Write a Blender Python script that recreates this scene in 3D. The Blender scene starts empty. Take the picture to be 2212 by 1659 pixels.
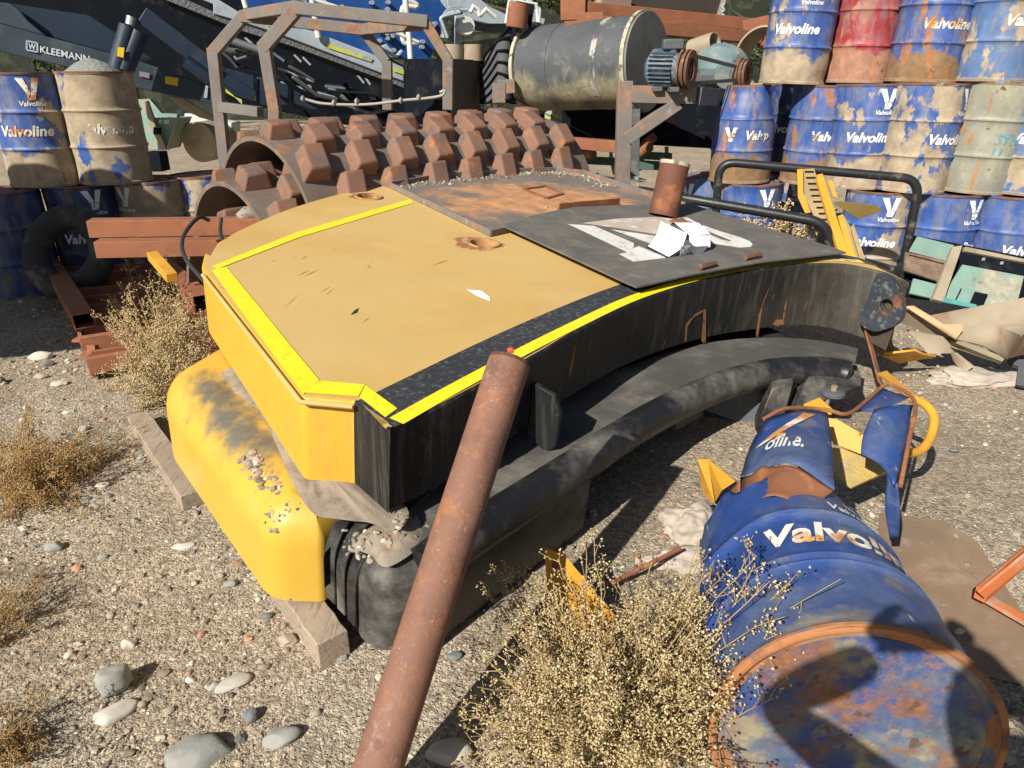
import bpy, math, random
import numpy as np
from mathutils import Vector, Matrix, noise as mnoise
from mathutils.geometry import tessellate_polygon
R = math.radians
S = bpy.context.scene
# ---------- camera ----------
FPX = 1534.0; H = 1.62; PITCH = R(23.3); ROLL = R(1.0)
_f = Vector((0, math.cos(PITCH), -math.sin(PITCH))); _r0 = Vector((1, 0, 0)); _u0 = _r0.cross(_f)
_r = _r0*math.cos(ROLL) - _u0*math.sin(ROLL); _u = _u0*math.cos(ROLL) + _r0*math.sin(ROLL)
CAM = Vector((0, 0, H))
cd = bpy.data.cameras.new('camera'); cam = bpy.data.objects.new('camera', cd); S.collection.objects.link(cam)
cd.sensor_width = 36; cd.lens = 36*FPX/2212; cd.clip_start = .05; cd.clip_end = 600
cam.matrix_world = Matrix(((_r.x, _u.x, -_f.x, 0), (_r.y, _u.y, -_f.y, 0), (_r.z, _u.z, -_f.z, H), (0, 0, 0, 1)))
S.camera = cam
# ---------- light ----------
SUN_TO = Vector((.563, .779, -.719)).normalized()
EL = math.asin(-SUN_TO.z); ROT = math.atan2(-SUN_TO.x, -SUN_TO.y)
W = bpy.data.worlds.new('World'); S.world = W; W.use_nodes = True
wn = W.node_tree; wn.nodes.clear()
sky = wn.nodes.new('ShaderNodeTexSky'); sky.sky_type = 'NISHITA'; sky.sun_disc = False
sky.sun_elevation = EL; sky.sun_rotation = ROT
bg = wn.nodes.new('ShaderNodeBackground'); bg.inputs[1].default_value = .05
wo = wn.nodes.new('ShaderNodeOutputWorld'); wn.links.new(sky.outputs[0], bg.inputs[0]); wn.links.new(bg.outputs[0], wo.inputs[0])
sd = bpy.data.lights.new('sun', 'SUN'); sd.energy = 5.0; sd.angle = R(.5); sd.color = (1, .955, .88)
sun = bpy.data.objects.new('sun', sd); S.collection.objects.link(sun)
sun.rotation_euler = SUN_TO.to_track_quat('-Z', 'Y').to_euler()
S.view_settings.view_transform = 'Standard'; S.view_settings.look = 'None'; S.view_settings.gamma = 1
S.view_settings.exposure = .5
S.cycles.diffuse_bounces = 2
# ---------- photo measurements -> places in the yard ----------
def ray(x, y): return _r*((x-1106)/FPX) - _u*((y-829.5)/FPX) + _f
def Zp(x, y, z): d = ray(x, y); return CAM + d*((z-H)/d.z)
def Dp(x, y, dep): return CAM + ray(x, y)*dep
def Yp(x, y, Y): d = ray(x, y); return CAM + d*(Y/d.y)
SN = Vector((.104, -.057, .993)).normalized(); SC = Dp(850, 930, 1.96)
def Sp(x, y, w=0):
    d = ray(x, y); p0 = SC + SN*w
    return CAM + d*((p0-CAM).dot(SN)/d.dot(SN))
# ---------- mesh helpers ----------
class MB:
    def __init__(s): s.v = []; s.f = []; s.m = []
    def add(s, vs, fs, mi=0):
        o = len(s.v); s.v += [tuple(v) for v in vs]
        for f in fs: s.f.append(tuple(i+o for i in f)); s.m.append(mi)
    def box(s, c, size, rot=None, mi=0):
        c = Vector(c); hx, hy, hz = [k/2 for k in size]; rot = rot or Matrix.Identity(3)
        vs = [c + rot @ Vector((a*hx, b*hy, d*hz)) for a in (-1, 1) for b in (-1, 1) for d in (-1, 1)]
        s.add(vs, [(0,1,3,2),(4,6,7,5),(0,4,5,1),(2,3,7,6),(0,2,6,4),(1,5,7,3)], mi)
    def beam(s, a, b, w, h, up=(0, 0, 1), hollow=0, mi=0):
        a = Vector(a); b = Vector(b); d = (b-a).normalized(); up = Vector(up)
        sx = d.cross(up)
        if sx.length < 1e-3: sx = d.cross(Vector((0, 1, 0)))
        sx.normalize(); sy = sx.cross(d).normalized()
        q = [(-1,-1),(1,-1),(1,1),(-1,1)]
        if not hollow:
            vs = [p + sx*(i*w/2) + sy*(j*h/2) for p in (a, b) for i, j in q]
            s.add(vs, [(3,2,1,0),(4,5,6,7)] + [(k,(k+1)%4,(k+1)%4+4,k+4) for k in range(4)], mi)
        else:
            t = hollow
            vs = [p + sx*(i*(w/2-o)) + sy*(j*(h/2-o)) for p in (a, b) for o in (0, t) for i, j in q]
            fs = []
            for k in range(4):
                n = (k+1)%4
                fs += [(k,n,n+8,k+8),(k+4,k+12,n+12,n+4),(k,k+4,n+4,n),(k+8,n+8,n+12,k+12)]
            s.add(vs, fs, mi)
    def tube(s, path, r, n=12, cap=True, mi=0, closed=False):
        P = [Vector(p) for p in path]; m = len(P); rs = r if isinstance(r, (list, tuple)) else [r]*m
        vs = []; up = None
        for i, p in enumerate(P):
            if closed: t = (P[(i+1)%m]-P[i-1]).normalized()
            else: t = (P[min(i+1, m-1)]-P[max(i-1, 0)]).normalized()
            if up is None:
                up = Vector((0, 0, 1)) if abs(t.z) < .9 else Vector((0, 1, 0))
            sx = t.cross(up).normalized(); up = sx.cross(t).normalized()
            for k in range(n):
                a = 2*math.pi*k/n; vs.append(p + sx*(math.cos(a)*rs[i]) + up*(math.sin(a)*rs[i]))
        fs = []
        for i in range(m if closed else m-1):
            j = (i+1)%m
            for k in range(n):
                l = (k+1)%n; fs.append((i*n+k, i*n+l, j*n+l, j*n+k))
        if cap and not closed: fs += [tuple(range(n))[::-1], tuple(range((m-1)*n, m*n))]
        s.add(vs, fs, mi)
    def pipe(s, a, b, r, t=.004, n=32, mi=0, segs=1):
        a = Vector(a); b = Vector(b); d = (b-a).normalized()
        sx = d.cross(Vector((0, 0, 1)))
        if sx.length < .05: sx = d.cross(Vector((0, 1, 0)))
        sx.normalize(); sy = sx.cross(d)
        vs = []
        for q in range(segs+1):
            p = a.lerp(b, q/segs)
            for rr in (r, r-t):
                for k in range(n):
                    an = 2*math.pi*k/n; vs.append(p + sx*math.cos(an)*rr + sy*math.sin(an)*rr)
        fs = []
        for q in range(segs):
            o = q*2*n
            for k in range(n):
                l = (k+1)%n
                fs += [(o+k,o+l,o+2*n+l,o+2*n+k),(o+n+k,o+3*n+k,o+3*n+l,o+n+l)]
        e = segs*2*n
        for k in range(n):
            l = (k+1)%n; fs += [(k,n+k,n+l,l),(e+k,e+l,e+n+l,e+n+k)]
        s.add(vs, fs, mi)
    def plate(s, pts, vec, mi=0):
        pts = [Vector(p) for p in pts]; vec = Vector(vec); n = len(pts)
        tri = tessellate_polygon([pts])
        vs = pts + [p+vec for p in pts]
        nn = Vector((0, 0, 0))
        for i in range(n): nn += pts[i].cross(pts[(i+1)%n])
        flip = nn.dot(vec) > 0
        fs = []
        for t in tri:
            t = tuple(t); tn = (pts[t[1]]-pts[t[0]]).cross(pts[t[2]]-pts[t[0]])
            if tn.dot(vec) > 0: t = t[::-1]
            fs.append(t); fs.append(tuple(i+n for i in t[::-1]))
        for i in range(n):
            j = (i+1)%n
            fs.append((i, j, j+n, i+n) if flip else (j, i, i+n, j+n))
        s.add(vs, fs, mi)
    def lathe(s, prof, n=48, o=(0, 0, 0), mi=0, fr=None):
        # prof: [(r, z)], fr(theta, z, r) -> r
        vs = []; fs = []; m = len(prof)
        for r, z in prof:
            for k in range(n):
                a = 2*math.pi*k/n; rr = fr(a, z, r) if fr else r
                vs.append((o[0]+rr*math.sin(a), o[1]-rr*math.cos(a), o[2]+z))
        for i in range(m-1):
            for k in range(n):
                l = (k+1)%n; fs.append((i*n+k, i*n+l, (i+1)*n+l, (i+1)*n+k))
        s.add(vs, fs, mi)
def spline(pts, k=6, closed=False):
    P = [Vector(p) for p in pts]; out = []; n = len(P)
    rng = range(n if closed else n-1)
    for i in rng:
        p0 = P[i-1] if (i or closed) else P[0]*2-P[1]
        p1 = P[i]; p2 = P[(i+1)%n]
        p3 = P[(i+2)%n] if (i+2 < n or closed) else P[-1]*2-P[-2]
        for j in range(k):
            t = j/k
            out.append(.5*((2*p1)+(p2-p0)*t+(2*p0-5*p1+4*p2-p3)*t*t+(3*p1-p0-3*p2+p3)*t**3))
    if not closed: out.append(P[-1])
    return out
def fillet(pts, rr, n=6):
    P = [Vector(p) for p in pts]; out = []; m = len(P)
    for i, p in enumerate(P):
        r = rr[i] if isinstance(rr, (list, tuple)) else rr
        if r <= 0: out.append(p); continue
        a = (P[i-1]-p); b = (P[(i+1)%m]-p); r = min(r, a.length*.45, b.length*.45)
        a = p+a.normalized()*r; b = p+b.normalized()*r
        for j in range(n+1):
            t = j/n; out.append(a*(1-t)**2 + p*(2*t*(1-t)) + b*t*t)
    return out
def thing(name, label, cat, loc=(0, 0, 0), rot=(0, 0, 0), group=None):
    o = bpy.data.objects.new(name, None); S.collection.objects.link(o); o.location = loc; o.rotation_euler = rot
    o.empty_display_size = .1
    o['label'] = label; o['category'] = cat
    if group: o['group'] = group
    return o
def tag(o, label=None, cat=None, group=None, kind=None):
    for k, v in (('label', label), ('category', cat), ('group', group), ('kind', kind)):
        if v: o[k] = v
    return o
def obj(name, mb, mat, parent=None, bevel=0, smooth=35, local=False, col=None):
    me = bpy.data.meshes.new(name)
    vs = mb.v
    if parent is not None and not local:
        top = parent
        off = Vector((0, 0, 0))
        while top is not None: off += top.location; top = top.parent
        vs = [(v[0]-off.x, v[1]-off.y, v[2]-off.z) for v in vs]
    elif parent is None and not local and len(vs):
        xs = np.array(vs); c = Vector((float(xs[:, 0].mean()), float(xs[:, 1].mean()), float(xs[:, 2].min())))
        vs = [(v[0]-c.x, v[1]-c.y, v[2]-c.z) for v in vs]
    me.from_pydata(vs, [], mb.f)
    mats = mat if isinstance(mat, (list, tuple)) else [mat]
    for m in mats: me.materials.append(m)
    if len(mats) > 1: me.polygons.foreach_set('material_index', mb.m)
    me.update()
    if smooth:
        me.polygons.foreach_set('use_smooth', [True]*len(me.polygons)); me.set_sharp_from_angle(angle=R(smooth))
    o = bpy.data.objects.new(name, me); S.collection.objects.link(o)
    if parent is not None: o.parent = parent
    elif not local and len(vs): o.location = c
    if bevel:
        b = o.modifiers.new('bevel', 'BEVEL'); b.width = bevel; b.segments = 2; b.limit_method = 'ANGLE'; b.angle_limit = R(40)
    return o
def copy_tree(o, parent=None):
    c = o.copy(); S.collection.objects.link(c); c.parent = parent
    for ch in list(o.children): copy_tree(ch, c)
    return c
# ---------- materials ----------
def _c(c): return (c[0], c[1], c[2], 1)
def wm(name, base, rough=.6, metal=0, layers=(), bump=.25, bs=60, vary=.2, vs=4, spec=.4, alpha=None, bump2=0, bs2=8):
    """weathered surface: base colour, then noise-masked layers"""
    m = bpy.data.materials.new(name); m.use_nodes = True; nt = m.node_tree; N = nt.nodes; L = nt.links; N.clear()
    out = N.new('ShaderNodeOutputMaterial'); bs_ = N.new('ShaderNodeBsdfPrincipled'); L.new(bs_.outputs[0], out.inputs[0])
    tc = N.new('ShaderNodeTexCoord'); oi = N.new('ShaderNodeObjectInfo')
    mu = N.new('ShaderNodeMath'); mu.operation = 'MULTIPLY'; mu.inputs[1].default_value = 23; L.new(oi.outputs['Random'], mu.inputs[0])
    ad = N.new('ShaderNodeVectorMath'); L.new(tc.outputs['Object'], ad.inputs[0]); L.new(mu.outputs[0], ad.inputs[1])
    sep = N.new('ShaderNodeSeparateXYZ'); L.new(tc.outputs['Object'], sep.inputs[0])
    def nz(scale, det=5, st=None, rough_=.6, off=0):
        src = ad.outputs[0]
        mp = N.new('ShaderNodeMapping'); L.new(src, mp.inputs[0])
        mp.inputs['Location'].default_value = (off, off*1.7, off*.6)
        if st: mp.inputs['Scale'].default_value = st
        n = N.new('ShaderNodeTexNoise'); n.inputs['Scale'].default_value = scale; n.inputs['Detail'].default_value = det
        n.inputs['Roughness'].default_value = rough_; L.new(mp.outputs[0], n.inputs['Vector']); return n.outputs[0]
    def mr(src, a, b, c=0., d=1., smooth=True):
        q = N.new('ShaderNodeMapRange'); q.interpolation_type = 'SMOOTHSTEP' if smooth else 'LINEAR'
        for i, v in enumerate((a, b, c, d)): q.inputs[i+1].default_value = v
        L.new(src, q.inputs[0]); return q.outputs[0]
    # base with tonal variation
    v = nz(vs, 6); hv = N.new('ShaderNodeHueSaturation'); hv.inputs['Color'].default_value = _c(base)
    L.new(mr(v, .25, .75, 1-vary, 1+vary, False), hv.inputs['Value']); col = hv.outputs[0]
    rv = None; al = None
    for i, l in enumerate(layers):
        n = nz(l.get('s', 5), l.get('d', 6), l.get('st'), l.get('dr', .62), 3.1+i*2.3)
        if 'band' in l:   # wear along a line on the object: (ax, ay, bx, by, half width, weight)
            ax_, ay_, bx_, by_, wd, w = l['band']; q = Vector((bx_-ax_, by_-ay_, 0)); ln = q.length; q.normalize()
            def dot(vx, vy, off):
                dn = N.new('ShaderNodeVectorMath'); dn.operation = 'DOT_PRODUCT'; L.new(tc.outputs['Object'], dn.inputs[0]); dn.inputs[1].default_value = (vx, vy, 0)
                sn = N.new('ShaderNodeMath'); sn.operation = 'SUBTRACT'; L.new(dn.outputs['Value'], sn.inputs[0]); sn.inputs[1].default_value = off
                an = N.new('ShaderNodeMath'); an.operation = 'ABSOLUTE'; L.new(sn.outputs[0], an.inputs[0]); return an.outputs[0]
            mxp, myp = (ax_+bx_)/2, (ay_+by_)/2
            g1 = mr(dot(-q.y, q.x, -q.y*mxp+q.x*myp), wd, 0, 0, 1); g2 = mr(dot(q.x, q.y, q.x*mxp+q.y*myp), ln/2+wd*.8, ln/2-wd*.8, 0, w)
            m1 = N.new('ShaderNodeMath'); m1.operation = 'MULTIPLY'; L.new(g1, m1.inputs[0]); L.new(g2, m1.inputs[1])
            m2 = N.new('ShaderNodeMath'); L.new(n, m2.inputs[0]); L.new(m1.outputs[0], m2.inputs[1]); n = m2.outputs[0]
        if 'g' in l:
            ax, a, b, w = l['g']; g = mr(sep.outputs[ax], a, b, 0, w)
            q = N.new('ShaderNodeMath'); L.new(n, q.inputs[0]); L.new(g, q.inputs[1]); n = q.outputs[0]
        mk = mr(n, l['lo'], l['hi'], 0, l.get('a', 1))
        mx = N.new('ShaderNodeMix'); mx.data_type = 'RGBA'; L.new(mk, mx.inputs[0]); L.new(col, mx.inputs[6])
        mx.inputs[7].default_value = _c(l['c'])
        if l.get('v', 1):
            h2 = N.new('ShaderNodeHueSaturation'); h2.inputs['Color'].default_value = _c(l['c'])
            L.new(mr(nz(l.get('vs', 18), 5, None, .65, 9+i), .25, .75, .6, 1.4, False), h2.inputs['Value']); L.new(h2.outputs[0], mx.inputs[7])
        col = mx.outputs[2]
        rr = N.new('ShaderNodeMix'); rr.data_type = 'FLOAT'; L.new(mk, rr.inputs[0]); rr.inputs[3].default_value = l.get('r', .85)
        if rv is None: rr.inputs[2].default_value = rough
        else: L.new(rv, rr.inputs[2])
        rv = rr.outputs[0]
    L.new(col, bs_.inputs['Base Color'])
    if rv is not None: L.new(rv, bs_.inputs['Roughness'])
    else: bs_.inputs['Roughness'].default_value = rough
    bs_.inputs['Metallic'].default_value = metal; bs_.inputs['Specular IOR Level'].default_value = spec
    last = None
    if bump:
        b = N.new('ShaderNodeBump'); b.inputs['Strength'].default_value = bump; b.inputs['Distance'].default_value = .004
        L.new(nz(bs, 6, None, .7, 1), b.inputs['Height']); last = b
    if bump2:
        b = N.new('ShaderNodeBump'); b.inputs['Strength'].default_value = bump2; b.inputs['Distance'].default_value = .02
        L.new(nz(bs2, 4, None, .55, 5), b.inputs['Height'])
        if last: L.new(last.outputs[0], b.inputs['Normal'])
        last = b
    if last: L.new(last.outputs[0], bs_.inputs['Normal'])
    if alpha:
        a = mr(nz(alpha[0], 6, None, .7, 7), alpha[1], alpha[2]); L.new(a, bs_.inputs['Alpha'])
    return m
MUD = (.36, .285, .195); DUST = (.33, .275, .21); RUST = (.22, .075, .028); ORUST = (.50, .19, .055); DRUST = (.10, .045, .025)
M = {}
M['slab_yel'] = wm('dusty yellow paint', (.57, .365, .115), .5, layers=[dict(c=(.30, .21, .09), s=2.2, st=(1.6, 22, 1), d=9, lo=.62, hi=.70, a=.35, v=0), dict(c=(.22, .15, .08), s=40, d=6, lo=.69, hi=.72, a=.6, v=0),
    dict(c=(.57, .40, .16), s=1.2, lo=.36, hi=.64, a=.6, v=0), dict(c=(.45, .30, .11), s=5, d=9, st=(1, .5, 1), lo=.58, hi=.76, a=.3, v=0), dict(c=(.20, .13, .06), s=3.5, st=(6, 1.2, 1), lo=.66, hi=.72, a=.5, d=8),
    dict(c=RUST, s=9, lo=.735, hi=.76), dict(c=(.13, .11, .09), s=16, st=(.5, 3, 1), lo=.735, hi=.77, a=.7)], bump=.12, bs=90, vary=.08)
M['side_yel'] = wm('yellow side paint', (.61, .34, .035), .42, layers=[
    dict(c=(.50, .27, .05), s=4, st=(5, 5, .35), lo=.5, hi=.72, a=.6), dict(c=(.32, .15, .03), s=9, st=(6, 6, .5), lo=.64, hi=.74, a=.6),
    dict(c=RUST, s=14, st=(1, 1, .6), lo=.74, hi=.77)], bump=.1, vary=.08)
M['slab_blk'] = wm('worn black paint', (.013, .014, .015), .45, spec=.25, layers=[
    dict(c=(.10, .088, .068), s=5, st=(5, 5, .3), lo=.46, hi=.74, a=.6), dict(c=(.15, .125, .09), s=1.5, d=8, st=(1, 1, .6), lo=.85, hi=1.25, g=(0, -.4, 1.2, .6), a=.5), dict(c=(.17, .12, .065), s=7, st=(8, 8, .45), lo=.58, hi=.75, a=.55),
    dict(c=(.30, .12, .035), s=3.5, st=(3.2, 3.2, .5), lo=.67, hi=.70), dict(c=(.15, .15, .15), s=50, lo=.66, hi=.72, a=.4)], bump=.2, bs=80)
M['band_blk'] = wm('scuffed black band', (.035, .036, .038), .55, layers=[
    dict(c=(.13, .13, .13), s=55, d=8, lo=.5, hi=.68, a=.75), dict(c=(.30, .24, .14), s=6, st=(1, 4, 1), lo=.63, hi=.72, a=.5)], bump=.25)
M['low_yel'] = wm('scraped yellow casting', (.70, .40, .022), .40, layers=[
    dict(c=(.33, .28, .21), s=2.2, lo=.80, hi=.98, g=(2, .28, .40, .34), a=.9, d=8), dict(c=RUST, s=7, st=(2.5, 1, 2.5), lo=.715, hi=.735)], bump=.12, vary=.06, bump2=.12, bs2=3)
M['low_blk'] = wm('dusty black casting', (.014, .014, .015), .36, spec=.35, layers=[
    dict(c=(.20, .185, .155), s=2.2, lo=.42, hi=.68, a=.75, d=10, dr=.7), dict(c=DUST, s=9, d=8, lo=.62, hi=.78, a=.7),
    dict(c=(.36, .17, .05), s=6, st=(1, 1, .6), lo=.72, hi=.74)], bump=.3, bs=70)
M['dirt'] = wm('settled dirt', (.30, .245, .185), .95, layers=[dict(c=(.20, .16, .12), s=20, lo=.45, hi=.7, a=.7)], bump=.6, bs=160, vary=.25)
M['tape'] = wm('reflective yellow tape', (.95, .74, .02), .35, layers=[dict(c=(.75, .52, .03), s=28, st=(1, 1, 1), lo=.55, hi=.62, a=.5), dict(c=(.15, .12, .04), s=30, lo=.72, hi=.74)], bump=.1, vary=.05)
M['tape_worn'] = wm('worn yellow tape', (.85, .64, .05), .45, layers=[dict(c=(.62, .5, .3), s=22, d=8, lo=.46, hi=.6), dict(c=(.08, .06, .04), s=26, lo=.64, hi=.68)], alpha=(19, .36, .46), vary=.05)
M['tray'] = wm('rusty tray steel', (.47, .27, .135), .85, layers=[
    dict(c=(.19, .165, .14), s=1.8, d=9, lo=.47, hi=.62, a=.85), dict(c=(.30, .12, .05), s=7, lo=.55, hi=.72, a=.7), dict(c=(.34, .29, .24), s=11, lo=.64, hi=.72, a=.7)], bump=.4, vary=.2)
M['plate40'] = wm('weathered dark plate', (.115, .108, .095), .8, layers=[
    dict(c=(.17, .145, .115), s=9, d=9, lo=.45, hi=.62, a=.7), dict(c=(.16, .10, .06), s=14, lo=.62, hi=.72, a=.6)], bump=.35)
M['white_worn'] = wm('flaking white paint', (.66, .64, .59), .75, layers=[dict(c=(.5, .44, .36), s=18, d=8, lo=.5, hi=.62, a=.8), dict(c=(.12, .11, .1), s=40, st=(1, .4, 1), lo=.70, hi=.73)], vary=.08)
M['rust'] = wm('rusty steel', (.24, .095, .045), .85, layers=[
    dict(c=(.42, .17, .06), s=6, lo=.5, hi=.68, a=.85), dict(c=(.13, .10, .085), s=9, lo=.56, hi=.7, a=.8)], bump=.5, bs=90)
M['rust_red'] = wm('primer red rusty beam', (.27, .105, .052), .8, layers=[
    dict(c=(.34, .13, .055), s=5, st=(1, 1, 3), d=9, lo=.5, hi=.7, a=.7), dict(c=(.11, .06, .04), s=12, lo=.6, hi=.75, a=.7)], bump=.3)
M['rust_grey'] = wm('grey oxidised steel', (.17, .15, .13), .7, layers=[
    dict(c=(.27, .15, .09), s=4, lo=.47, hi=.62, a=.9), dict(c=(.36, .36, .35), s=9, lo=.62, hi=.75, a=.6)], bump=.35)
M['roller'] = wm('brown cast pads', (.20, .105, .068), .75, layers=[
    dict(c=(.36, .15, .05), s=6.5, lo=.56, hi=.68, a=.8), dict(c=(.13, .11, .095), s=7, lo=.5, hi=.62, a=.75), dict(c=(.50, .30, .12), s=9, lo=.68, hi=.76, a=.7)], bump=.5, bs=70)
M['pipe'] = wm('orange brown pipe rust', (.205, .10, .065), .7, layers=[
    dict(c=(.34, .145, .06), s=7, lo=.48, hi=.64, a=.8, d=13, dr=.82), dict(c=(.13, .065, .05), s=4, lo=.5, hi=.66, a=.8, d=9, dr=.7), dict(c=(.38, .31, .26), s=2.5, d=12, dr=.86, lo=.56, hi=.64, a=.55), dict(c=(.42, .36, .31), s=110, d=4, lo=.62, hi=.70, a=.4)], bump=.45, bs=150, vary=.2)
M['white'] = wm('white print', (.80, .80, .79), .5, alpha=(9, .33, .37), layers=[dict(c=(.55, .33, .12), s=8, lo=.58, hi=.68, a=.8)], bump=0, vary=.05)
M['white_rust'] = wm('rusted white print', (.78, .73, .62), .6, alpha=(16, .36, .42), layers=[dict(c=(.58, .27, .07), s=7, lo=.48, hi=.58)], bump=0)
M['paper'] = wm('white paper', (.85, .86, .88), .8, bump=.05, vary=.03)
M['black'] = wm('black gloss tube', (.018, .019, .02), .38, layers=[dict(c=(.16, .145, .12), s=8, d=8, lo=.55, hi=.7, a=.8), dict(c=(.3, .17, .09), s=9, lo=.70, hi=.74)], bump=.4, bs=60)
M['rubber'] = wm('grey black rubber', (.075, .076, .078), .8, layers=[dict(c=(.14, .13, .12), s=3, lo=.45, hi=.75, a=.7)], bump=.3)
M['ochre'] = wm('ochre bracket paint', (.62, .31, .035), .45, layers=[dict(c=(.42, .24, .06), s=6, lo=.5, hi=.7, a=.7), dict(c=RUST, s=10, lo=.68, hi=.72), dict(c=MUD, s=4, lo=.6, hi=.75, a=.6)], bump=.2)
M['green'] = wm('faded sea green paint', (.19, .30, .245), .6, layers=[dict(c=(.34, .30, .22), s=3.2, lo=.5, hi=.62, a=.85), dict(c=(.17, .09, .05), s=6, lo=.62, hi=.72, a=.8)], bump=.2)
M['tan_metal'] = wm('dusty tan sheet', (.33, .27, .19), .75, layers=[dict(c=(.25, .15, .08), s=4, lo=.5, hi=.68, a=.7), dict(c=(.2, .2, .19), s=9, lo=.62, hi=.7, a=.7)], bump=.3)
M['wood'] = wm('weathered timber', (.34, .27, .195), .85, layers=[dict(c=(.19, .14, .10), s=9, st=(9, 1, 9), lo=.5, hi=.66, a=.8)], bump=.5, bs=60)
M['wood2'] = wm('grey driftwood', (.30, .25, .20), .85, layers=[dict(c=(.13, .10, .08), s=12, st=(1.5, 6, 6), lo=.5, hi=.62, a=.8)], bump=.6, bs=50)
M['tank'] = wm('dark tank paint and dust', (.075, .08, .085), .6, layers=[dict(c=(.22, .21, .16), s=5, lo=.52, hi=.68, a=.55, d=10, dr=.7), dict(c=(.33, .29, .18), s=3.5, st=(1, 1, .4), d=9, lo=.62, hi=.9, g=(2, .10, -.28, .36), a=.9)], bump=.4, bs=50)
M['tank_end'] = wm('grey tank end plate', (.17, .165, .15), .7, layers=[dict(c=(.09, .09, .085), s=3, lo=.5, hi=.7, a=.7)])
M['rim_cream'] = wm('cream dusty flange', (.42, .38, .28), .75, layers=[dict(c=(.15, .11, .07), s=14, lo=.5, hi=.62)], bump=.3)
M['motor_blue'] = wm('blue motor paint', (.075, .115, .16), .5, layers=[dict(c=(.33, .29, .22), s=8, lo=.45, hi=.62, a=.8), dict(c=RUST, s=7, lo=.62, hi=.7)], bump=.3)
M['grey_green'] = wm('grey green gearbox paint', (.13, .19, .19), .6, layers=[dict(c=(.27, .24, .18), s=7, lo=.5, hi=.68, a=.8)], bump=.3)
M['navy'] = wm('dark navy machine steel', (.012, .024, .045), .5, layers=[dict(c=(.07, .075, .08), s=2.5, lo=.5, hi=.75, a=.5)], bump=.1)
M['navy_grey'] = wm('slate machine beam', (.035, .052, .068), .5, layers=[dict(c=(.12, .13, .13), s=2.5, lo=.5, hi=.75, a=.5)], bump=.1)
M['deep_blue'] = wm('blue machine panel', (.012, .06, .22), .35, layers=[dict(c=(.03, .10, .28), s=2.5, lo=.5, hi=.75, a=.6), dict(c=(.12, .13, .15), s=9, lo=.66, hi=.75, a=.4)], bump=.05)
M['light_grey'] = wm('light grey machine paint', (.34, .39, .42), .5, layers=[dict(c=(.22, .24, .25), s=6, lo=.5, hi=.75, a=.6)], bump=.1)
M['lime'] = wm('faded lime stripe', (.50, .52, .07), .6, layers=[dict(c=(.30, .33, .3), s=10, lo=.5, hi=.62)], bump=0)
M['recess_shade'] = wm('unlit black casting', (.010, .010, .010), .7, spec=.2, layers=[dict(c=(.05, .047, .04), s=3, lo=.5, hi=.75, a=.6)], bump=.3)  # shade between the castings put into a darker black
M['shade_black'] = wm('black shadowed steel', (.005, .007, .011), .8, spec=.12, layers=[dict(c=(.025, .024, .024), s=4, lo=.55, hi=.7)], bump=.1)  # near-black colour holds the shade of hull, gaps and undersides
M['steel'] = wm('bright steel', (.55, .56, .57), .35, .6, bump=.1)
M['dark_grey'] = wm('dark grey steel', (.09, .095, .10), .6, layers=[dict(c=(.2, .18, .15), s=6, lo=.5, hi=.7, a=.7)], bump=.2)
M['concrete'] = wm('pale crumbling concrete', (.46, .39, .32), .95, layers=[dict(c=(.3, .24, .19), s=9, lo=.5, hi=.65, a=.7)], bump=.8, bs=50)
M['rustplate'] = wm('flat rusty ground sheet', (.22, .15, .095), .8, layers=[dict(c=(.30, .21, .135), s=3, lo=.45, hi=.65, a=.8), dict(c=(.07, .05, .04), s=30, lo=.70, hi=.73), dict(c=DUST, s=5, lo=.6, hi=.72, a=.6)], bump=.3)
M['orange'] = wm('orange primer angle', (.52, .15, .05), .6, layers=[dict(c=(.36, .27, .20), s=9, lo=.5, hi=.62, a=.8)], bump=.2)
M['yellow_lbl'] = wm('yellow warning label', (.72, .48, .02), .5, bump=0)
M['cable'] = wm('black strap', (.03, .032, .036), .6, bump=.1)
M['rope'] = wm('dusty rope', (.35, .31, .26), .9, bump=.5)
BLUE = (.036, .085, .275)
def drum_mat(name, base=BLUE, mud=.56, rust=.66, mudlow=0, fade=.62, dirt=None, rough=.38):
    lay = [dict(c=tuple(min(1, b*1.6+.05) for b in base), s=3, st=(2, 2, .8), lo=fade-.2, hi=fade+.15, a=.6, r=.5), dict(c=(.21,.205,.20), s=7, st=(1.5, 1.5, .6), d=10, lo=.40, hi=.66, a=.55, r=.65),
           dict(c=MUD if dirt is None else dirt, s=3.1, st=(1.2, 1.2, .75), d=9, lo=mud, hi=mud+.035, r=.95, vs=9),
           dict(c=(.36, .15, .045), s=4.5, st=(2.6, 2.6, .7), d=8, lo=rust, hi=rust+.08, r=.85, a=.9),
           dict(c=(.14, .06, .03), s=8, d=8, lo=rust+.05, hi=rust+.1, r=.85), dict(c=(.22, .10, .05), s=9, d=9, lo=.72, hi=.80, g=(2, .835, .856, .32), r=.9), dict(c=(.26, .20, .13), s=7, d=9, lo=.70, hi=.82, g=(2, .06, .01, .3), a=.8, r=.9)]
    if mudlow: lay.insert(2, dict(c=MUD if dirt is None else dirt, s=4, d=9, lo=.75, hi=.82, g=(2, .62*mudlow, .05, .5), r=.95, vs=9))
    return wm(name, base, rough, layers=lay, bump=.2, bs=50, vary=.12, bump2=.08)
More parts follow.
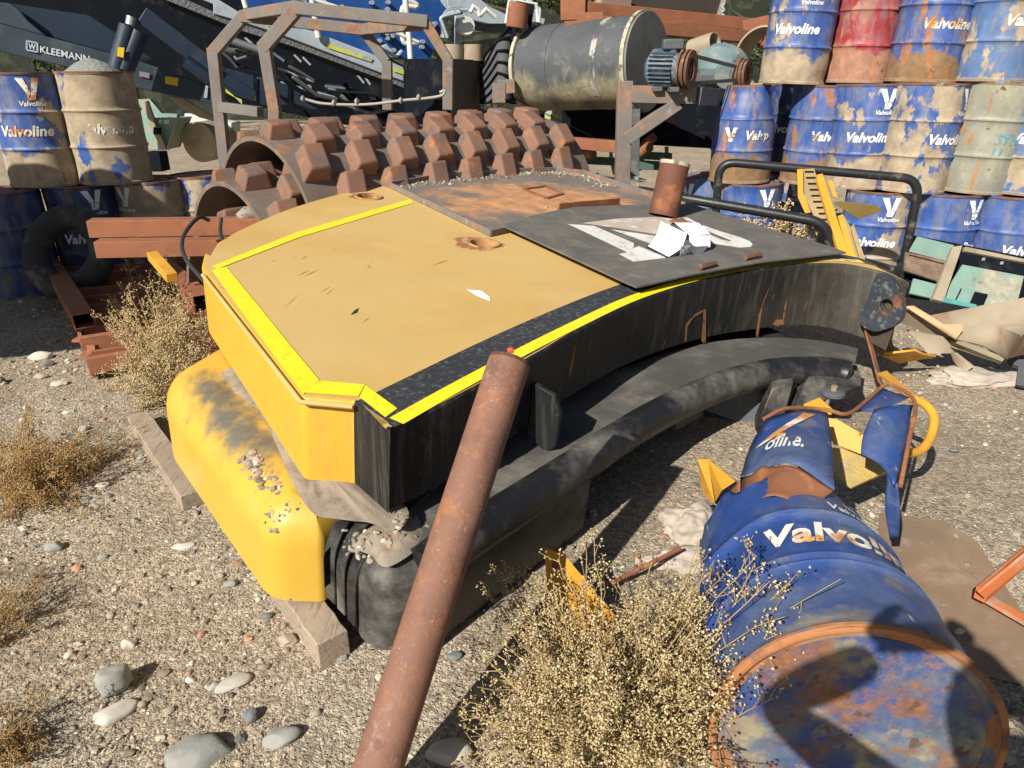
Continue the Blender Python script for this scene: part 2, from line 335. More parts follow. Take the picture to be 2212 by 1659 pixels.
DM = {
 'clean': drum_mat('clean blue drum', mud=.61, rust=.67), 'rusty': drum_mat('rust streaked blue drum', mud=.66, rust=.55, mudlow=.7, dirt=(.23, .14, .07)),
 'mud': drum_mat('mud splashed blue drum', mud=.485, rust=.70), 'mudb': drum_mat('blue drum muddy below', mud=.565, rust=.62, mudlow=1),
 'red': drum_mat('red faded drum', (.27, .03, .035), mud=.56, rust=.56, mudlow=1, dirt=(.33, .17, .11)), 'grey': drum_mat('grey green tarnished drum', (.25, .24, .17), mud=.62, rust=.6, dirt=(.30, .24, .15), rough=.4),
 'tan': drum_mat('drum caked in tan mud', mud=.41, rust=.76, dirt=(.34, .27, .18)), 'pale': drum_mat('pale faded blue drum', (.07, .14, .30), mud=.55, rust=.62),
 'front': wm('scratched foreground blue drum', (.026, .062, .215), .42, layers=[
    dict(c=(.10, .13, .20), s=3.5, d=9, st=(1, 1, 1), lo=.42, hi=.62, a=.7, r=.6), dict(c=(.24, .21, .15), s=5, d=9, lo=.74, hi=.92, g=(2, .20, .02, .34), a=.8, r=.9),
    dict(c=(.22, .19, .15), s=6, d=9, lo=.57, hi=.68, a=.6, r=.9), dict(c=(.28, .12, .05), s=5, d=13, dr=.82, lo=.57, hi=.68, a=.8, r=.85, vs=40), dict(c=(.36, .15, .05), s=7, d=9, lo=.80, hi=.88, g=(2, .10, .0, .36), a=.9, r=.85),
    dict(c=(.45, .47, .5), s=14, st=(1, 1, .15), d=9, lo=.67, hi=.69, a=.7), dict(c=(.09, .05, .04), s=16, d=8, lo=.62, hi=.67, a=.7)], bump=.35, bs=60, vary=.3, bump2=.25, bs2=14), 'dark': drum_mat('dirty blue drum darkened for shade', (.012, .03, .12), mud=.58, rust=.66, dirt=(.16, .13, .09)),  # 'dark': blue darkened to paint in the shade on these drums
 'lid': wm('rusty drum end', (.028, .065, .22), .5, layers=[dict(c=(.11, .14, .16), s=4.5, d=9, lo=.42, hi=.60, a=.85), dict(c=(.33, .27, .13), s=6, d=9, lo=.55, hi=.66, a=.7), dict(c=(.22, .10, .045), s=5, d=13, dr=.82, lo=.47, hi=.60, vs=40), dict(c=(.40, .17, .06), s=8, d=13, dr=.85, lo=.55, hi=.66, a=.75, vs=50), dict(c=(.10, .05, .035), s=22, d=9, lo=.58, hi=.66, a=.8)], bump=.35, bs=50)}
# ---------- ground ----------
def gz(x, y):
    s = lambda a, b, t: max(0, min(1, (t-a)/(b-a)))
    z = -.10*s(1.0, 2.0, x)*s(2.2, 3.4, y) - .10*s(1.3, 2.6, x)*s(4, 5, y)
    return z + .02*mnoise.noise(Vector((x*.8, y*.8, 0))) + .007*mnoise.noise(Vector((x*4, y*4, 3)))
def build_ground():
    def axis(lo, hi, st, far, g=1.25):
        a = list(np.arange(lo, hi, st)); s = st; x = a[-1]
        while x < far: s *= g; x += s; a.append(x)
        s = st; x = lo; pre = []
        while x > -far: s *= g; x -= s; pre.append(x)
        return pre[::-1]+a
    X = axis(-3.2, 3.4, .035, 160); Y = axis(.2, 6, .035, 160)
    v = []; f = []
    for y in Y:
        for x in X:
            e = .004*mnoise.noise(Vector((x*17, y*17, 1))) if (-3.4 < x < 3.6 and y < 6.2) else 0
            v.append((x, y, gz(x, y)+e))
    n = len(X)
    for j in range(len(Y)-1):
        for i in range(n-1): f.append((j*n+i, j*n+i+1, (j+1)*n+i+1, (j+1)*n+i))
    mb = MB(); mb.v = v; mb.f = f; mb.m = [0]*len(f)
    m = wm('dry stony earth', (.35, .285, .20), .95, layers=[
        dict(c=(.43, .36, .265), s=1.1, lo=.42, hi=.65, a=.8), dict(c=(.20, .155, .105), s=2.3, d=9, lo=.52, hi=.70, a=.55), dict(c=(.155, .12, .085), s=34, d=8, dr=.75, lo=.48, hi=.66, a=.75),
        dict(c=(.46, .41, .34), s=90, d=3, lo=.60, hi=.68, a=.8), dict(c=(.12, .095, .07), s=120, d=3, lo=.6, hi=.68, a=.7),
        dict(c=(.24, .17, .12), s=2.6, lo=.55, hi=.7, a=.4)], bump=1, bs=70, vary=.18, vs=9, spec=.1, bump2=.5, bs2=28)
    nt = m.node_tree; N = nt.nodes; L = nt.links; bs = [n for n in N if n.type == 'BSDF_PRINCIPLED'][0]; tc = [n for n in N if n.type == 'TEX_COORD'][0]
    src = bs.inputs['Base Color'].links[0].from_socket; nrm = bs.inputs['Normal'].links[0].from_socket
    wb = N.new('ShaderNodeTexNoise'); wb.inputs['Scale'].default_value = 30; L.new(tc.outputs['Object'], wb.inputs['Vector'])
    wv = N.new('ShaderNodeMix'); wv.data_type = 'RGBA'; wv.blend_type = 'LINEAR_LIGHT'; wv.inputs[0].default_value = .012; L.new(tc.outputs['Object'], wv.inputs[6]); L.new(wb.outputs['Color'], wv.inputs[7])
    for sc_, st_, ds_ in ((330, .5, .002), (150, .65, .005), (70, .45, .008)):
        vo = N.new('ShaderNodeTexVoronoi'); vo.inputs['Scale'].default_value = sc_; L.new(wv.outputs[2], vo.inputs['Vector'])
        rm = N.new('ShaderNodeMapRange'); rm.inputs[1].default_value = 0; rm.inputs[2].default_value = .7; rm.inputs[3].default_value = 1; rm.inputs[4].default_value = 0; L.new(vo.outputs['Distance'], rm.inputs[0])
        bu = N.new('ShaderNodeBump'); bu.inputs['Strength'].default_value = st_; bu.inputs['Distance'].default_value = ds_; L.new(rm.outputs[0], bu.inputs['Height']); L.new(nrm, bu.inputs['Normal']); nrm = bu.outputs[0]
        sp_ = N.new('ShaderNodeSeparateColor'); L.new(vo.outputs['Color'], sp_.inputs[0])
        r2 = N.new('ShaderNodeMapRange'); r2.inputs[3].default_value = .76; r2.inputs[4].default_value = 1.28; L.new(sp_.outputs[0], r2.inputs[0])
        hv = N.new('ShaderNodeHueSaturation'); L.new(src, hv.inputs['Color']); L.new(r2.outputs[0], hv.inputs['Value']); src = hv.outputs[0]
    L.new(src, bs.inputs['Base Color']); L.new(nrm, bs.inputs['Normal'])
    o = obj('ground', mb, m, local=True); tag(o, kind='structure')
build_ground()
ICO0 = None
def ico(sub):
    import bmesh
    bm = bmesh.new(); bmesh.ops.create_icosphere(bm, subdivisions=sub, radius=1)
    v = np.array([q.co[:] for q in bm.verts]); f = np.array([[q.index for q in t.verts] for t in bm.faces]); bm.free(); return v, f
I1 = ico(1); I2 = ico(2); I3 = ico(3); I4 = ico(4)
PC = [(.30,.25,.20)]*4+[(.36,.31,.25)]*4+[(.25,.215,.175)]*3+[(.20,.165,.13)]*2+[(.42,.37,.30)]*2+[(.17,.175,.17),(.27,.265,.235),(.55,.51,.44),(.24,.18,.14),(.36,.19,.13),(.23,.25,.23)]
def pebble_field(name, spots, seed, mat):
    rg = np.random.default_rng(seed); V = []; Fc = []; C = []; o = 0
    for (x, y, z, s) in spots:
        bv, bf = I2 if s > .009 else I1
        sc = np.array([s, s*rg.uniform(.55, 1), s*rg.uniform(.35, .8)])
        k = rg.normal(size=3)*2; bv = bv+rg.uniform(-1, 1, bv.shape)*(.05 if s > .009 else .2); v = bv*(1+.16*np.sin(bv@np.array([2.3, 1.7, 3.1])*1.6+k[0])[:, None]+.1*np.sin(bv@np.array([-3, 2, 4])+k[1])[:, None])*sc
        a = rg.uniform(0, 6.28); b = rg.normal()*.35
        ca, sa, cb, sb = math.cos(a), math.sin(a), math.cos(b), math.sin(b)
        v = v@np.array([[ca, sa, 0], [-sa, ca, 0], [0, 0, 1]])@np.array([[1, 0, 0], [0, cb, sb], [0, -sb, cb]])
        V.append(v+np.array([x, y, z+s*.18])); Fc.append(bf+o); o += len(v)
        c = np.array(PC[rg.integers(len(PC))])*np.array([1.12, 1.09, .98])*rg.uniform(.65, 1.25); C.append(np.tile(np.append(c, 1), (len(v), 1)))
    V = np.concatenate(V); Fc = np.concatenate(Fc); C = np.concatenate(C)
    me = bpy.data.meshes.new(name); me.vertices.add(len(V)); me.vertices.foreach_set('co', V.ravel())
    me.loops.add(Fc.size); me.loops.foreach_set('vertex_index', Fc.ravel().astype(np.int32))
    me.polygons.add(len(Fc)); me.polygons.foreach_set('loop_start', np.arange(0, Fc.size, 3, dtype=np.int32))
    me.update(calc_edges=True); me.polygons.foreach_set('use_smooth', [True]*len(me.polygons)); me.set_sharp_from_angle(angle=R(38))
    ca = me.color_attributes.new('tone', 'FLOAT_COLOR', 'POINT'); ca.data.foreach_set('color', C.ravel())
    me.materials.append(mat); ob = bpy.data.objects.new(name, me); S.collection.objects.link(ob); return ob
def stone_mat():
    m = wm('mixed pebbles', (.3, .27, .23), .8, bump=.5, bs=70, vary=.2, vs=30); nt = m.node_tree
    at = nt.nodes.new('ShaderNodeAttribute'); at.attribute_name = 'tone'
    hs = [n for n in nt.nodes if n.type == 'HUE_SAT'][0]; nt.links.new(at.outputs[0], hs.inputs['Color']); return m
PEB = stone_mat()
rg = np.random.default_rng(5); spots = []
def cover(n, ylo, yhi, pw, smin, smax, xlim=None):
    k = 0
    while k < n:
        y = ylo*(yhi/ylo)**rg.uniform()
        hw = .78*(y+.6)+.1; x = rg.uniform(-hw, hw)
        if rg.uniform() > .5+.9*mnoise.noise(Vector((x*1.3, y*1.3, 7))): continue
        s = smin+(smax-smin)*rg.uniform()**pw
        spots.append((x, y, gz(x, y), s)); k += 1
cover(42000, .7, 4.8, 2.6, .0016, .0070); cover(2600, .7, 6, 3, .006, .02); cover(150, .8, 9, 2, .010, .020); cover(7000, 4, 16, 2, .006, .018)
o = pebble_field('gravel', spots, 3, PEB); tag(o, 'loose pebbles scattered over the dry dirt', 'gravel', kind='stuff')
def stone(px, py, w, asp, flat, mat, label, seed, sink=.25, rz=0):
    p = Zp(px, py, gz(*Zp(px, py, 0)[:2])); rg = np.random.default_rng(seed); v, f = I4
    q = rg.normal(size=(4, 3))
    v = v*(1+.10*np.sin(v@q[0]*1.6)[:, None]+.06*np.sin(v@q[1]*2.4+1)[:, None])
    for _c in range(7):
        dr_ = rg.normal(size=3); dr_ /= np.linalg.norm(dr_); lim = rg.uniform(.62, .92); e_ = v@dr_; v = v-np.maximum(0, e_-lim)[:, None]*dr_*.8
    v = v*(1+np.array([.035*mnoise.fractal(Vector(p)*2.5+Vector((seed, 0, 0)), 1, 2, 4) for p in v])[:, None])
    v = v*np.array([w/2, w/2*asp, w/2*flat]); c, s = math.cos(rz), math.sin(rz)
    v = v@np.array([[c, s, 0], [-s, c, 0], [0, 0, 1]])
    mb = MB(); mb.add(v, [tuple(int(i) for i in t) for t in f]); o = obj('stone', mb, mat, local=True, smooth=60)
    o.location = (p.x, p.y, p.z+w/2*flat*(.82-2*sink)+.002); tag(o, label, 'stone')
M['st_grey'] = wm('grey stone', (.27, .27, .24), .85, layers=[dict(c=(.36, .33, .27), s=14, lo=.5, hi=.66, a=.7)], bump=.5, bs=60)
M['st_tan'] = wm('tan stone', (.40, .33, .24), .85, layers=[dict(c=(.30, .25, .19), s=14, lo=.5, hi=.66, a=.7)], bump=.4, bs=60)
M['st_pale'] = wm('pale stone', (.48, .44, .37), .85, layers=[dict(c=(.36, .31, .25), s=14, lo=.5, hi=.66, a=.7)], bump=.4, bs=60)
M['st_dark'] = wm('dark stone', (.15, .16, .155), .8, layers=[dict(c=(.24, .23, .2), s=14, lo=.5, hi=.66, a=.7)], bump=.4, bs=60)
for a in [
 (247,1492,.105,.9,.95,'st_grey','large rounded grey stone standing proud, casting a long shadow at left',1,.08,.3),
 (430,1632,.17,.7,.4,'st_grey','broad flat grey green stone at the bottom edge of the photo',2,.3,.2),
 (255,1540,.12,.6,.35,'st_pale','long pale flat stone just below the large rounded grey stone',3,.3,.7),
 (610,1598,.105,.6,.4,'st_grey','flat grey oval stone left of the leaning pipe foot',4,.3,.3),
 (505,1478,.11,.6,.3,'st_pale','jagged white angular rock chip in front of the timber block',5,.3,.6),
 (622,1387,.062,.75,.6,'st_tan','smooth brown oval cobble beside the front timber block',6,.2,0),
 (693,1358,.03,.9,.8,'st_grey','small greenish stone lying by the end of the timber block',7,.2,0),
 (1110,1470,.125,.75,.7,'st_tan','big smooth tan cobble at the edge of the dry bush',8,.2,.4),
 (1100,1650,.11,.7,.5,'st_tan','tan cobble at the bottom edge right of the pipe foot',9,.25,.1),
 (975,1632,.12,.7,.5,'st_pale','pale stone at the bottom edge next to the pipe shadow',10,.3,.1),
 (88,775,.17,.35,.4,'st_pale','long pale cobble near the rusty grate foot',11,.2,.1),
 (105,790,.07,.6,.6,'st_dark','grey cobble leaning against the long pale cobble',12,.2,.5),
 (88,818,.085,.7,.5,'st_tan','tan flat cobble in the cluster before the rusty grate',13,.2,.2),
 (130,832,.10,.5,.4,'st_pale','pale flat cobble lowest in the cluster before the rusty grate',14,.2,.3),
 (0,828,.09,.8,.7,'st_dark','dark round stone cut by the left edge of the photo',15,.2,0),
 (205,812,.055,.9,.9,'st_dark','small dark round stone by the foot of the rusty grate frame',16,.1,0),
 (118,1188,.075,.6,.6,'st_grey','angular grey stone on open ground at far left',17,.2,.5),
 (225,1050,.06,.6,.4,'st_pale','flat pale stone on open ground left of the yellow casting',18,.2,.2),
 (180,930,.055,.7,.6,'st_pale','small pale pointed stone between the bush and the left edge',19,.2,.3),
 (300,905,.06,.8,.7,'st_dark','dark grey stone on the dirt left of the green bush foot',20,.2,.3),
 (560,1245,.05,.8,.6,'st_dark','dark stone under the front corner of the yellow casting',21,.2,.2),
 (500,1265,.045,.7,.6,'st_grey','small grey stone just left of the yellow casting corner',22,.2,.2),
 (575,1335,.04,.7,.6,'st_dark','little dark stone between the timber block and the grey stone chips',23,.2,.2),
 (395,1182,.08,.45,.35,'st_pale','long pale flat pebble beside the yellow casting',24,.3,.2),
 (545,1550,.05,.9,.8,'st_dark','dark blue grey stone in the lower left gravel',25,.2,.2),
 (280,1395,.05,.7,.6,'st_pale','pale stone above the large rounded grey stone',26,.2,.2),
 (1005,1552,.05,.8,.6,'st_grey','grey stone in the pipe shadow near the bush',27,.2,.2),
 (985,1420,.045,.7,.5,'st_dark','small dark stone in the shadow right of the pipe',28,.2,.2),
 (1590,1060+120,.05,.8,.6,'st_pale','pale stone beside the crumbling concrete lump',29,.2,.2),
 (2060,975,.05,.6,.4,'st_dark','small dark flat stone on the right of the yellow hoop',30,.2,.2),
 (2070,1370,.05,.6,.4,'st_pale','oval pale pebble lying on the rusty ground sheet',31,.1,.2)]:
    stone(*a[:5], M[a[5]], a[6], a[7], a[8], a[9])
# ---------- slab frame ----------
EU = (Vector((1, 0, 0)) - SN*SN.x).normalized(); EV = SN.cross(EU)
def loc2(p): d = p-SC; return (d.dot(EU), d.dot(EV))
def glo(u, v, w): return SC + EU*u + EV*v + SN*w
def S2(x, y, w=0): return Vector((*loc2(Sp(x, y, w)), 0))
def prism(mb, out, w1, w0, bev=0, seg=3, holes=(), matf=None, cap_mi=0, fr=glo, botbev=0, hole_w=None):
    """out: 2-D outline (counter-clockwise), rounded upper edge"""
    P = [Vector((p[0], p[1], 0)) for p in out]; n = len(P)
    ar = sum(P[i].x*P[(i+1)%n].y-P[(i+1)%n].x*P[i].y for i in range(n))
    if ar < 0:
        P.reverse()
        if matf: mf0 = matf; matf = lambda i: mf0(n-2-i if n-2-i >= 0 else n-1)
    nor = []
    for i in range(n):
        a = (P[i]-P[i-1]).normalized(); b = (P[(i+1)%n]-P[i]).normalized()
        na = Vector((a.y, -a.x, 0)); nb = Vector((b.y, -b.x, 0)); m = na+nb
        m = m/max(.35, m.length_squared/2) if m.length > 1e-6 else na
        nor.append(m)
    rings = []
    def ring(off, w): rings.append([glo_(p+q*off, w) for p, q in zip(P, nor)])
    def glo_(p, w): return fr(p.x, p.y, w)
    if botbev:
        for k in range(seg): a = math.pi/2*(1-k/seg); ring(-botbev*(1-math.cos(a)), w0+botbev*(1-math.sin(a)))
    ring(0, w0+botbev)
    for k in range(0, seg+1):
        a = math.pi/2*k/seg; ring(-bev*(1-math.cos(a)), w1-bev+bev*math.sin(a))
        if not bev: break
    vs = [v for r in rings for v in r]; fs = []; ms = []
    for j in range(len(rings)-1):
        for i in range(n):
            l = (i+1)%n; fs.append((j*n+i, j*n+l, (j+1)*n+l, (j+1)*n+i)); ms.append(matf(i) if matf else 0)
    o = len(mb.v); mb.v += [tuple(v) for v in vs]
    for f, m in zip(fs, ms): mb.f.append(tuple(i+o for i in f)); mb.m.append(m)
    for which, w in ((len(rings)-1, w1), (0, w0)):
        R2 = [p+q*(-bev if which else -botbev) for p, q in zip(P, nor)]
        polys = [R2]+[list(h) for h in holes]
        tri = tessellate_polygon(polys); allp = [p for q in polys for p in q]
        base = len(mb.v); mb.v += [tuple(glo_(p, w)) for p in allp]
        for t in tri:
            a, b, c = [allp[i] for i in t]
            ccw = (b-a).cross(c-a).z > 0
            t = tuple(t) if ccw == bool(which) else tuple(t)[::-1]
            mb.f.append(tuple(i+base for i in t)); mb.m.append(cap_mi)
    for h in holes:
        k = len(h); base = len(mb.v); mb.v += [tuple(glo_(p, w)) for w in (w1, w0) for p in h]
        for i in range(k): l = (i+1)%k; mb.f.append((base+i, base+l, base+k+l, base+k+i)); mb.m.append(cap_mi)
def circ(c, r, n=24): return [Vector((c.x+r*math.cos(2*math.pi*k/n), c.y+r*math.sin(2*math.pi*k/n), 0)) for k in range(n)]
# outline of the top face
near = [(1148,773),(1240,719),(1350,664),(1440,629),(1514,607),(1570,594),(1624,585),(1680,577),(1733,571),(1790,569),(1842,573),(1910,588)]
far = [(1965,611),(1870,563),(1700,506),(1500,443),(1350,403),(1200,378),(1000,384),(850,398),(760,412),(640,445),(530,490),(470,523)]
A = S2(850,932); B = S2(765,867); Cc = S2(650,858); E = S2(434,577); F_ = S2(443,540)
arc_far = [p for p in spline([S2(*q) for q in far[1:]], 4)]
arc_near = [p for p in spline([A]+[S2(*q) for q in near], 4)][1:]
o1 = fillet([A, B, Cc, E, F_], [.035, .012, .02, .05, .08], 4)
nA = 5; nB = 5
outline = o1 + arc_far[::-1] + [S2(1965,611)] + arc_near[::-1]
h1 = circ(S2(1046,527), .075); h2 = circ(S2(797,426), .072)
def side_m(i): return 1
T = .29
slab = thing('counterweight', 'large dusty yellow and black slab counterweight with yellow tape, lying on top of another', 'counterweight', glo(.8, 1.2, -T), group=None)
# cut outline into body with materials: near side + corner black (1), others yellow (0)
pts = outline; nn_ = len(pts)
def is_black(i):
    p = (pts[i]+pts[(i+1)%nn_])/2
    onnear = i >= nn_-len(arc_near)-1
    return onnear or i < nA+2
def wedge(u, v, w): return glo(u, v, w if w > -.1 else w-.060*max(0, u-.7)*(1 if v < 3 else .3))
mb = MB(); prism(mb, pts, 0, -T, .012, 3, [h1, h2], lambda i: 2 if is_black(i) else 1, fr=wedge)
obj('body', mb, [M['slab_yel'], M['side_yel'], M['slab_blk']], slab, smooth=30)
def strip(mb, path, wd, w, fr=None, side=0, shift=0):
    P = [Vector((p[0], p[1], 0)) for p in path]; vs = []
    for i, p in enumerate(P):
        t = (P[min(i+1, len(P)-1)]-P[max(i-1, 0)]).normalized(); q = Vector((-t.y, t.x, 0))
        vs += [glo(*(p+q*(wd/2+side))[:2], w), glo(*(p-q*(wd/2-side))[:2], w)]
    mb.add(vs, [(2*i, 2*i+1, 2*i+3, 2*i+2) for i in range(len(P)-1)])
# black painted band along the near edge
mb = MB(); bandin = spline([S2(*q) for q in [(808,850),(1000,757),(1100,711),(1200,668),(1310,625),(1420,590),(1550,560),(1700,540),(1850,556),(1925,592)]], 6)
edge = [S2(853,924)]+[p for p in spline([S2(855,922)]+[S2(x, y-8) for x, y in near]+[S2(1950,604)], 4)]
poly = [S2(772,866)]+bandin+edge[::-1]
tri = tessellate_polygon([poly]); vs = [glo(p.x, p.y, .0012) for p in poly]
mb.add(vs, [tuple(t) for t in tri]); obj('black_band', mb, M['band_blk'], slab, smooth=0)
def dec(name, pxs, mat, w=.003, par=None, closed=True):
    P = [S2(*q) for q in pxs]; mb = MB(); tri = tessellate_polygon([P])
    mb.add([glo(p.x, p.y, w) for p in P], [tuple(t) for t in tri]); return obj(name, mb, mat, par or slab, smooth=0)
dec('reflective_tape', [(458,585),(489,577),(560,664),(622,741),(690,823),(655,853),(588,764),(520,672)], M['tape'])
dec('reflective_tape', [(457,577),(640,503),(886,431),(893,439),(648,513),(470,582)], M['tape'])
dec('reflective_tape', [(690,824),(788,832),(774,858),(658,850)], M['tape'])
dec('reflective_tape', [(789,833),(858,884),(832,903),(776,859)], M['tape'])
def tapecurve(pl, wd, mat, w=.003):
    P = spline([S2(*q) for q in pl], 6); mb = MB(); strip(mb, P, wd, w); obj('reflective_tape', mb, mat, slab, smooth=0)
tapecurve([(856,911),(960,852),(1057,799),(1135,757),(1240,704),(1350,652),(1440,620),(1523,597)], .052, M['tape'])
tapecurve([(1523,597),(1600,582),(1690,568),(1780,562),(1862,566)], .06, M['tape_worn'], .0036)
dec('paint_chip', [(1007,626),(1040,629),(1058,643),(1059,652),(1030,640)], M['paper'], .002)
dec('scuff_mark', [(766,671),(775,666),(771,676),(757,681)], M['cable'], .002)
M['scr'] = wm('thin brown scratch', (.26,.17,.07), bump=0)
for a, b in (((652,600),(690,582)), ((640,598),(668,584)), ((612,668),(648,634)), ((700,640),(724,622)), ((690,634),(716,618)), ((650,560),(665,553)), ((470,620),(520,632)), ((495,640),(545,668)), ((930,575),(975,560)), ((780,700),(800,684))):
    dec('scuff_mark', [a, (a[0]*.5+b[0]*.5, a[1]*.5+b[1]*.5-.7), b, (a[0]*.5+b[0]*.5, a[1]*.5+b[1]*.5+.4)], M['scr'], .002)
# rust stains and collars round the lifting holes
def star(c, r, seed, n=60):
    rr = random.Random(seed); return [(c.x+(r*(1+.16*math.sin(5*t+seed)+rr.uniform(-.08, .2)))*math.cos(t)-.3*r, c.y+(r*(1+rr.uniform(-.1, .2)))*math.sin(t)) for t in [2*math.pi*k/n for k in range(n)]]
for hc, r, sd_ in ((S2(1046,527), .115, 1), (S2(797,426), .085, 2)):
    mb = MB(); P = [Vector((a, b, 0)) for a, b in star(hc, r, sd_)]; hol = circ(hc, .0745)
    tri = tessellate_polygon([P, hol]); mb.add([glo(p.x, p.y, .0015) for p in P+hol], [tuple(t) for t in tri])
    obj('rust_stain', mb, wm('flaked rust stain', (.32,.13,.06), .8, layers=[dict(c=(.5,.32,.14), s=14, lo=.52, hi=.6)]), slab, smooth=0)
    mb = MB()
    for k in range(32):
        pass
    prof = [(.072, -.10), (.070, .002), (.074, .008), (.084, .009), (.089, .003), (.089, -.001)]
    for r_, w_ in prof:
        for k in range(32): t = 2*math.pi*k/32; mb.v.append(tuple(glo(hc.x+r_*math.cos(t), hc.y+r_*math.sin(t), w_)))
    for j in range(len(prof)-1):
        for k in range(32): l = (k+1)%32; mb.f.append((j*32+k, j*32+l, (j+1)*32+l, (j+1)*32+k)); mb.m.append(0)
    obj('lifting_hole', mb, wm('rusty bore', (.38,.20,.08), .8, layers=[dict(c=(.2,.09,.04), s=9, lo=.5, hi=.6)]), slab, smooth=40)
# raised weld bead along the left top edge
mb = MB(); P = [glo(*S2(*q)[:2], -.004) for q in [(438,592),(500,672),(580,775),(650,866),(762,876)]]
mb.tube(P, .008, 8); obj('weld_bead', mb, M['slab_yel'], slab)
# drilled lug at the far right end
def nearface(px_, py_, out=.0):
    # point on near side plane at the tip
    a = glo(*S2(1842,573)[:2], 0); b = glo(*S2(1965,611)[:2], 0); n = (b-a).cross(SN).normalized()
    if n.dot(CAM-a) < 0: n = -n
    d = ray(px_, py_); p0 = a+n*out; return CAM+d*((p0-CAM).dot(n)/d.dot(n)), n
mb = MB(); L_ = [(1889,601),(1906,591),(1925,606),(1945,640),(1948,678),(1935,702),(1910,712),(1887,716),(1862,704),(1856,683),(1871,652)]
P = [nearface(x, y, .03)[0] for x, y in L_]; n_ = nearface(1900,650)[1]
c0 = nearface(1915,660,.03)[0]; ex = (P[5]-P[0]).normalized(); ey = n_.cross(ex).normalized(); ex = ey.cross(n_)
hol = [c0+ex*.036*math.cos(t)+ey*.036*math.sin(t) for t in [2*math.pi*k/24 for k in range(24)]]
P = spline(P, 3, True); tri = tessellate_polygon([P, hol]); allp = P+hol; k = len(allp)
mb.v += [tuple(p) for p in allp]+[tuple(p-n_*.05) for p in allp]
for t in tri:
    a, b, c = [allp[i] for i in t]; t = tuple(t) if (b-a).cross(c-a).dot(n_) > 0 else tuple(t)[::-1]
    mb.f.append(t); mb.f.append(tuple(i+k for i in t[::-1]))
for i in range(len(P)): l = (i+1)%len(P); mb.f.append((i, l, l+k, i+k))
for i in range(len(hol)): l = (i+1)%len(hol); mb.f.append((len(P)+i, len(P)+l, len(P)+l+k, len(P)+i+k))
mb.m = [0]*len(mb.f)
obj('drilled_lug', mb, wm('scuffed blue black lug', (.035,.042,.05), .4, layers=[dict(c=(.13,.135,.13), s=26, d=9, lo=.5, hi=.66), dict(c=RUST, s=6, lo=.56, hi=.66)], bump=.4), slab, smooth=40, bevel=.004)
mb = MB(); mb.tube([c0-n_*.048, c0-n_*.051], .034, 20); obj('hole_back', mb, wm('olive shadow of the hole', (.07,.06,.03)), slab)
# rust scars on the near face: thin raised flakes
def face_pt(px_, py_):
    best = None
    N2 = [glo(p.x, p.y, 0) for p in [A]+arc_near]
    for a, b in zip(N2, N2[1:]):
        n = (b-a).cross(SN).normalized()
        if n.dot(CAM-a) < 0: n = -n
        d = ray(px_, py_); p = CAM+d*((a-CAM).dot(n)/d.dot(n)); q = (p-a).dot(b-a)/(b-a).length_squared
        if 0 <= q <= 1: return p+n*.0025
    return None
for sc in ([(1519,668),(1524,668),(1524,740),(1519,742),(1514,735)], [(1478,735),(1480,700),(1500,678),(1519,668),(1517,674),(1497,686),(1484,706),(1482,738)],
           [(1664,615),(1648,655),(1642,690),(1636,735),(1632,722),(1638,680),(1652,640)], [(1700,640),(1696,675),(1690,700),(1692,668)], [(1668,700),(1676,690),(1690,690),(1694,700),(1680,706)]):
    P = [face_pt(*q) for q in sc]
    if all(P): mb = MB(); mb.add(P, [tuple(t) for t in tessellate_polygon([P])]); obj('rust_scar', mb, wm('bright rust scar', (.33,.16,.06), .85, layers=[dict(c=(.12,.06,.03), s=20, lo=.5, hi=.62)]), slab, smooth=0)
# short black bracket welded on the near face behind the leaning pipe
mb = MB(); fa = face_pt(1120,860); fb = face_pt(1150,860)
nn2 = ((glo(*S2(1240,719)[:2], 0)-glo(*S2(1060,822)[:2], 0)).cross(SN)).normalized()
if nn2.dot(CAM-fa) < 0: nn2 = -nn2
e1 = (SN.cross(nn2)).normalized(); e1 = e1 if e1.x > 0 else -e1
b0 = face_pt(1150, 850)
prof = [(0, .05), (.09, .03), (.125, -.03), (.125, -.17), (.09, -.21), (0, -.17)]
mb.plate([b0+nn2*a+SN*b-e1*.012 for a, b in prof], e1*.022)
obj('side_bracket', mb, M['slab_blk'], slab, bevel=.005)
# ---------- lower casting ----------
WB = -.655; WT = -.292
def B2(x, y, w=WB): return Vector((*loc2(Sp(x, y, w)), 0))
lc = thing('counterweight', 'lower counterweight casting, rounded yellow left end and black ribbed nose under the slab', 'counterweight', glo(.8, 1.2, WB))
p1 = B2(700,1300); p2 = B2(585,1297); p3 = B2(372,985); p4 = B2(366,880, -.5); p5 = B2(440,800, -.45)
back = [Vector((-1.15, 2.3, 0)), Vector((-.6, 3.2, 0)), Vector((.6, 3.9, 0)), Vector((2.2, 2.2, 0))]
inner_near = spline([B2(700,1240,-.5), S2(1000,980,-.35)+Vector((0,.12,0)), S2(1300,860,-.35)+Vector((0,.1,0)), S2(1600,770,-.35)+Vector((0,.1,0)), S2(1850,760,-.35)+Vector((0, .12, 0))], 5)
ol = fillet([p1, p2, p3, p4, Vector((p4.x+.1, p4.y+.35, 0)), Vector((-.3, 2.0, 0)), Vector((-.05, 1.0, 0)), Vector((p1.x+.13, p1.y+.22, 0))], [.02, .16, .22, .16, .1, 0, 0, .02], 10)
mb = MB(); prism(mb, ol, WT-.012, WB, .15, 12); sa = Sp(425,800,WT)-lc.location; sb_ = Sp(598,1000,WT)-lc.location
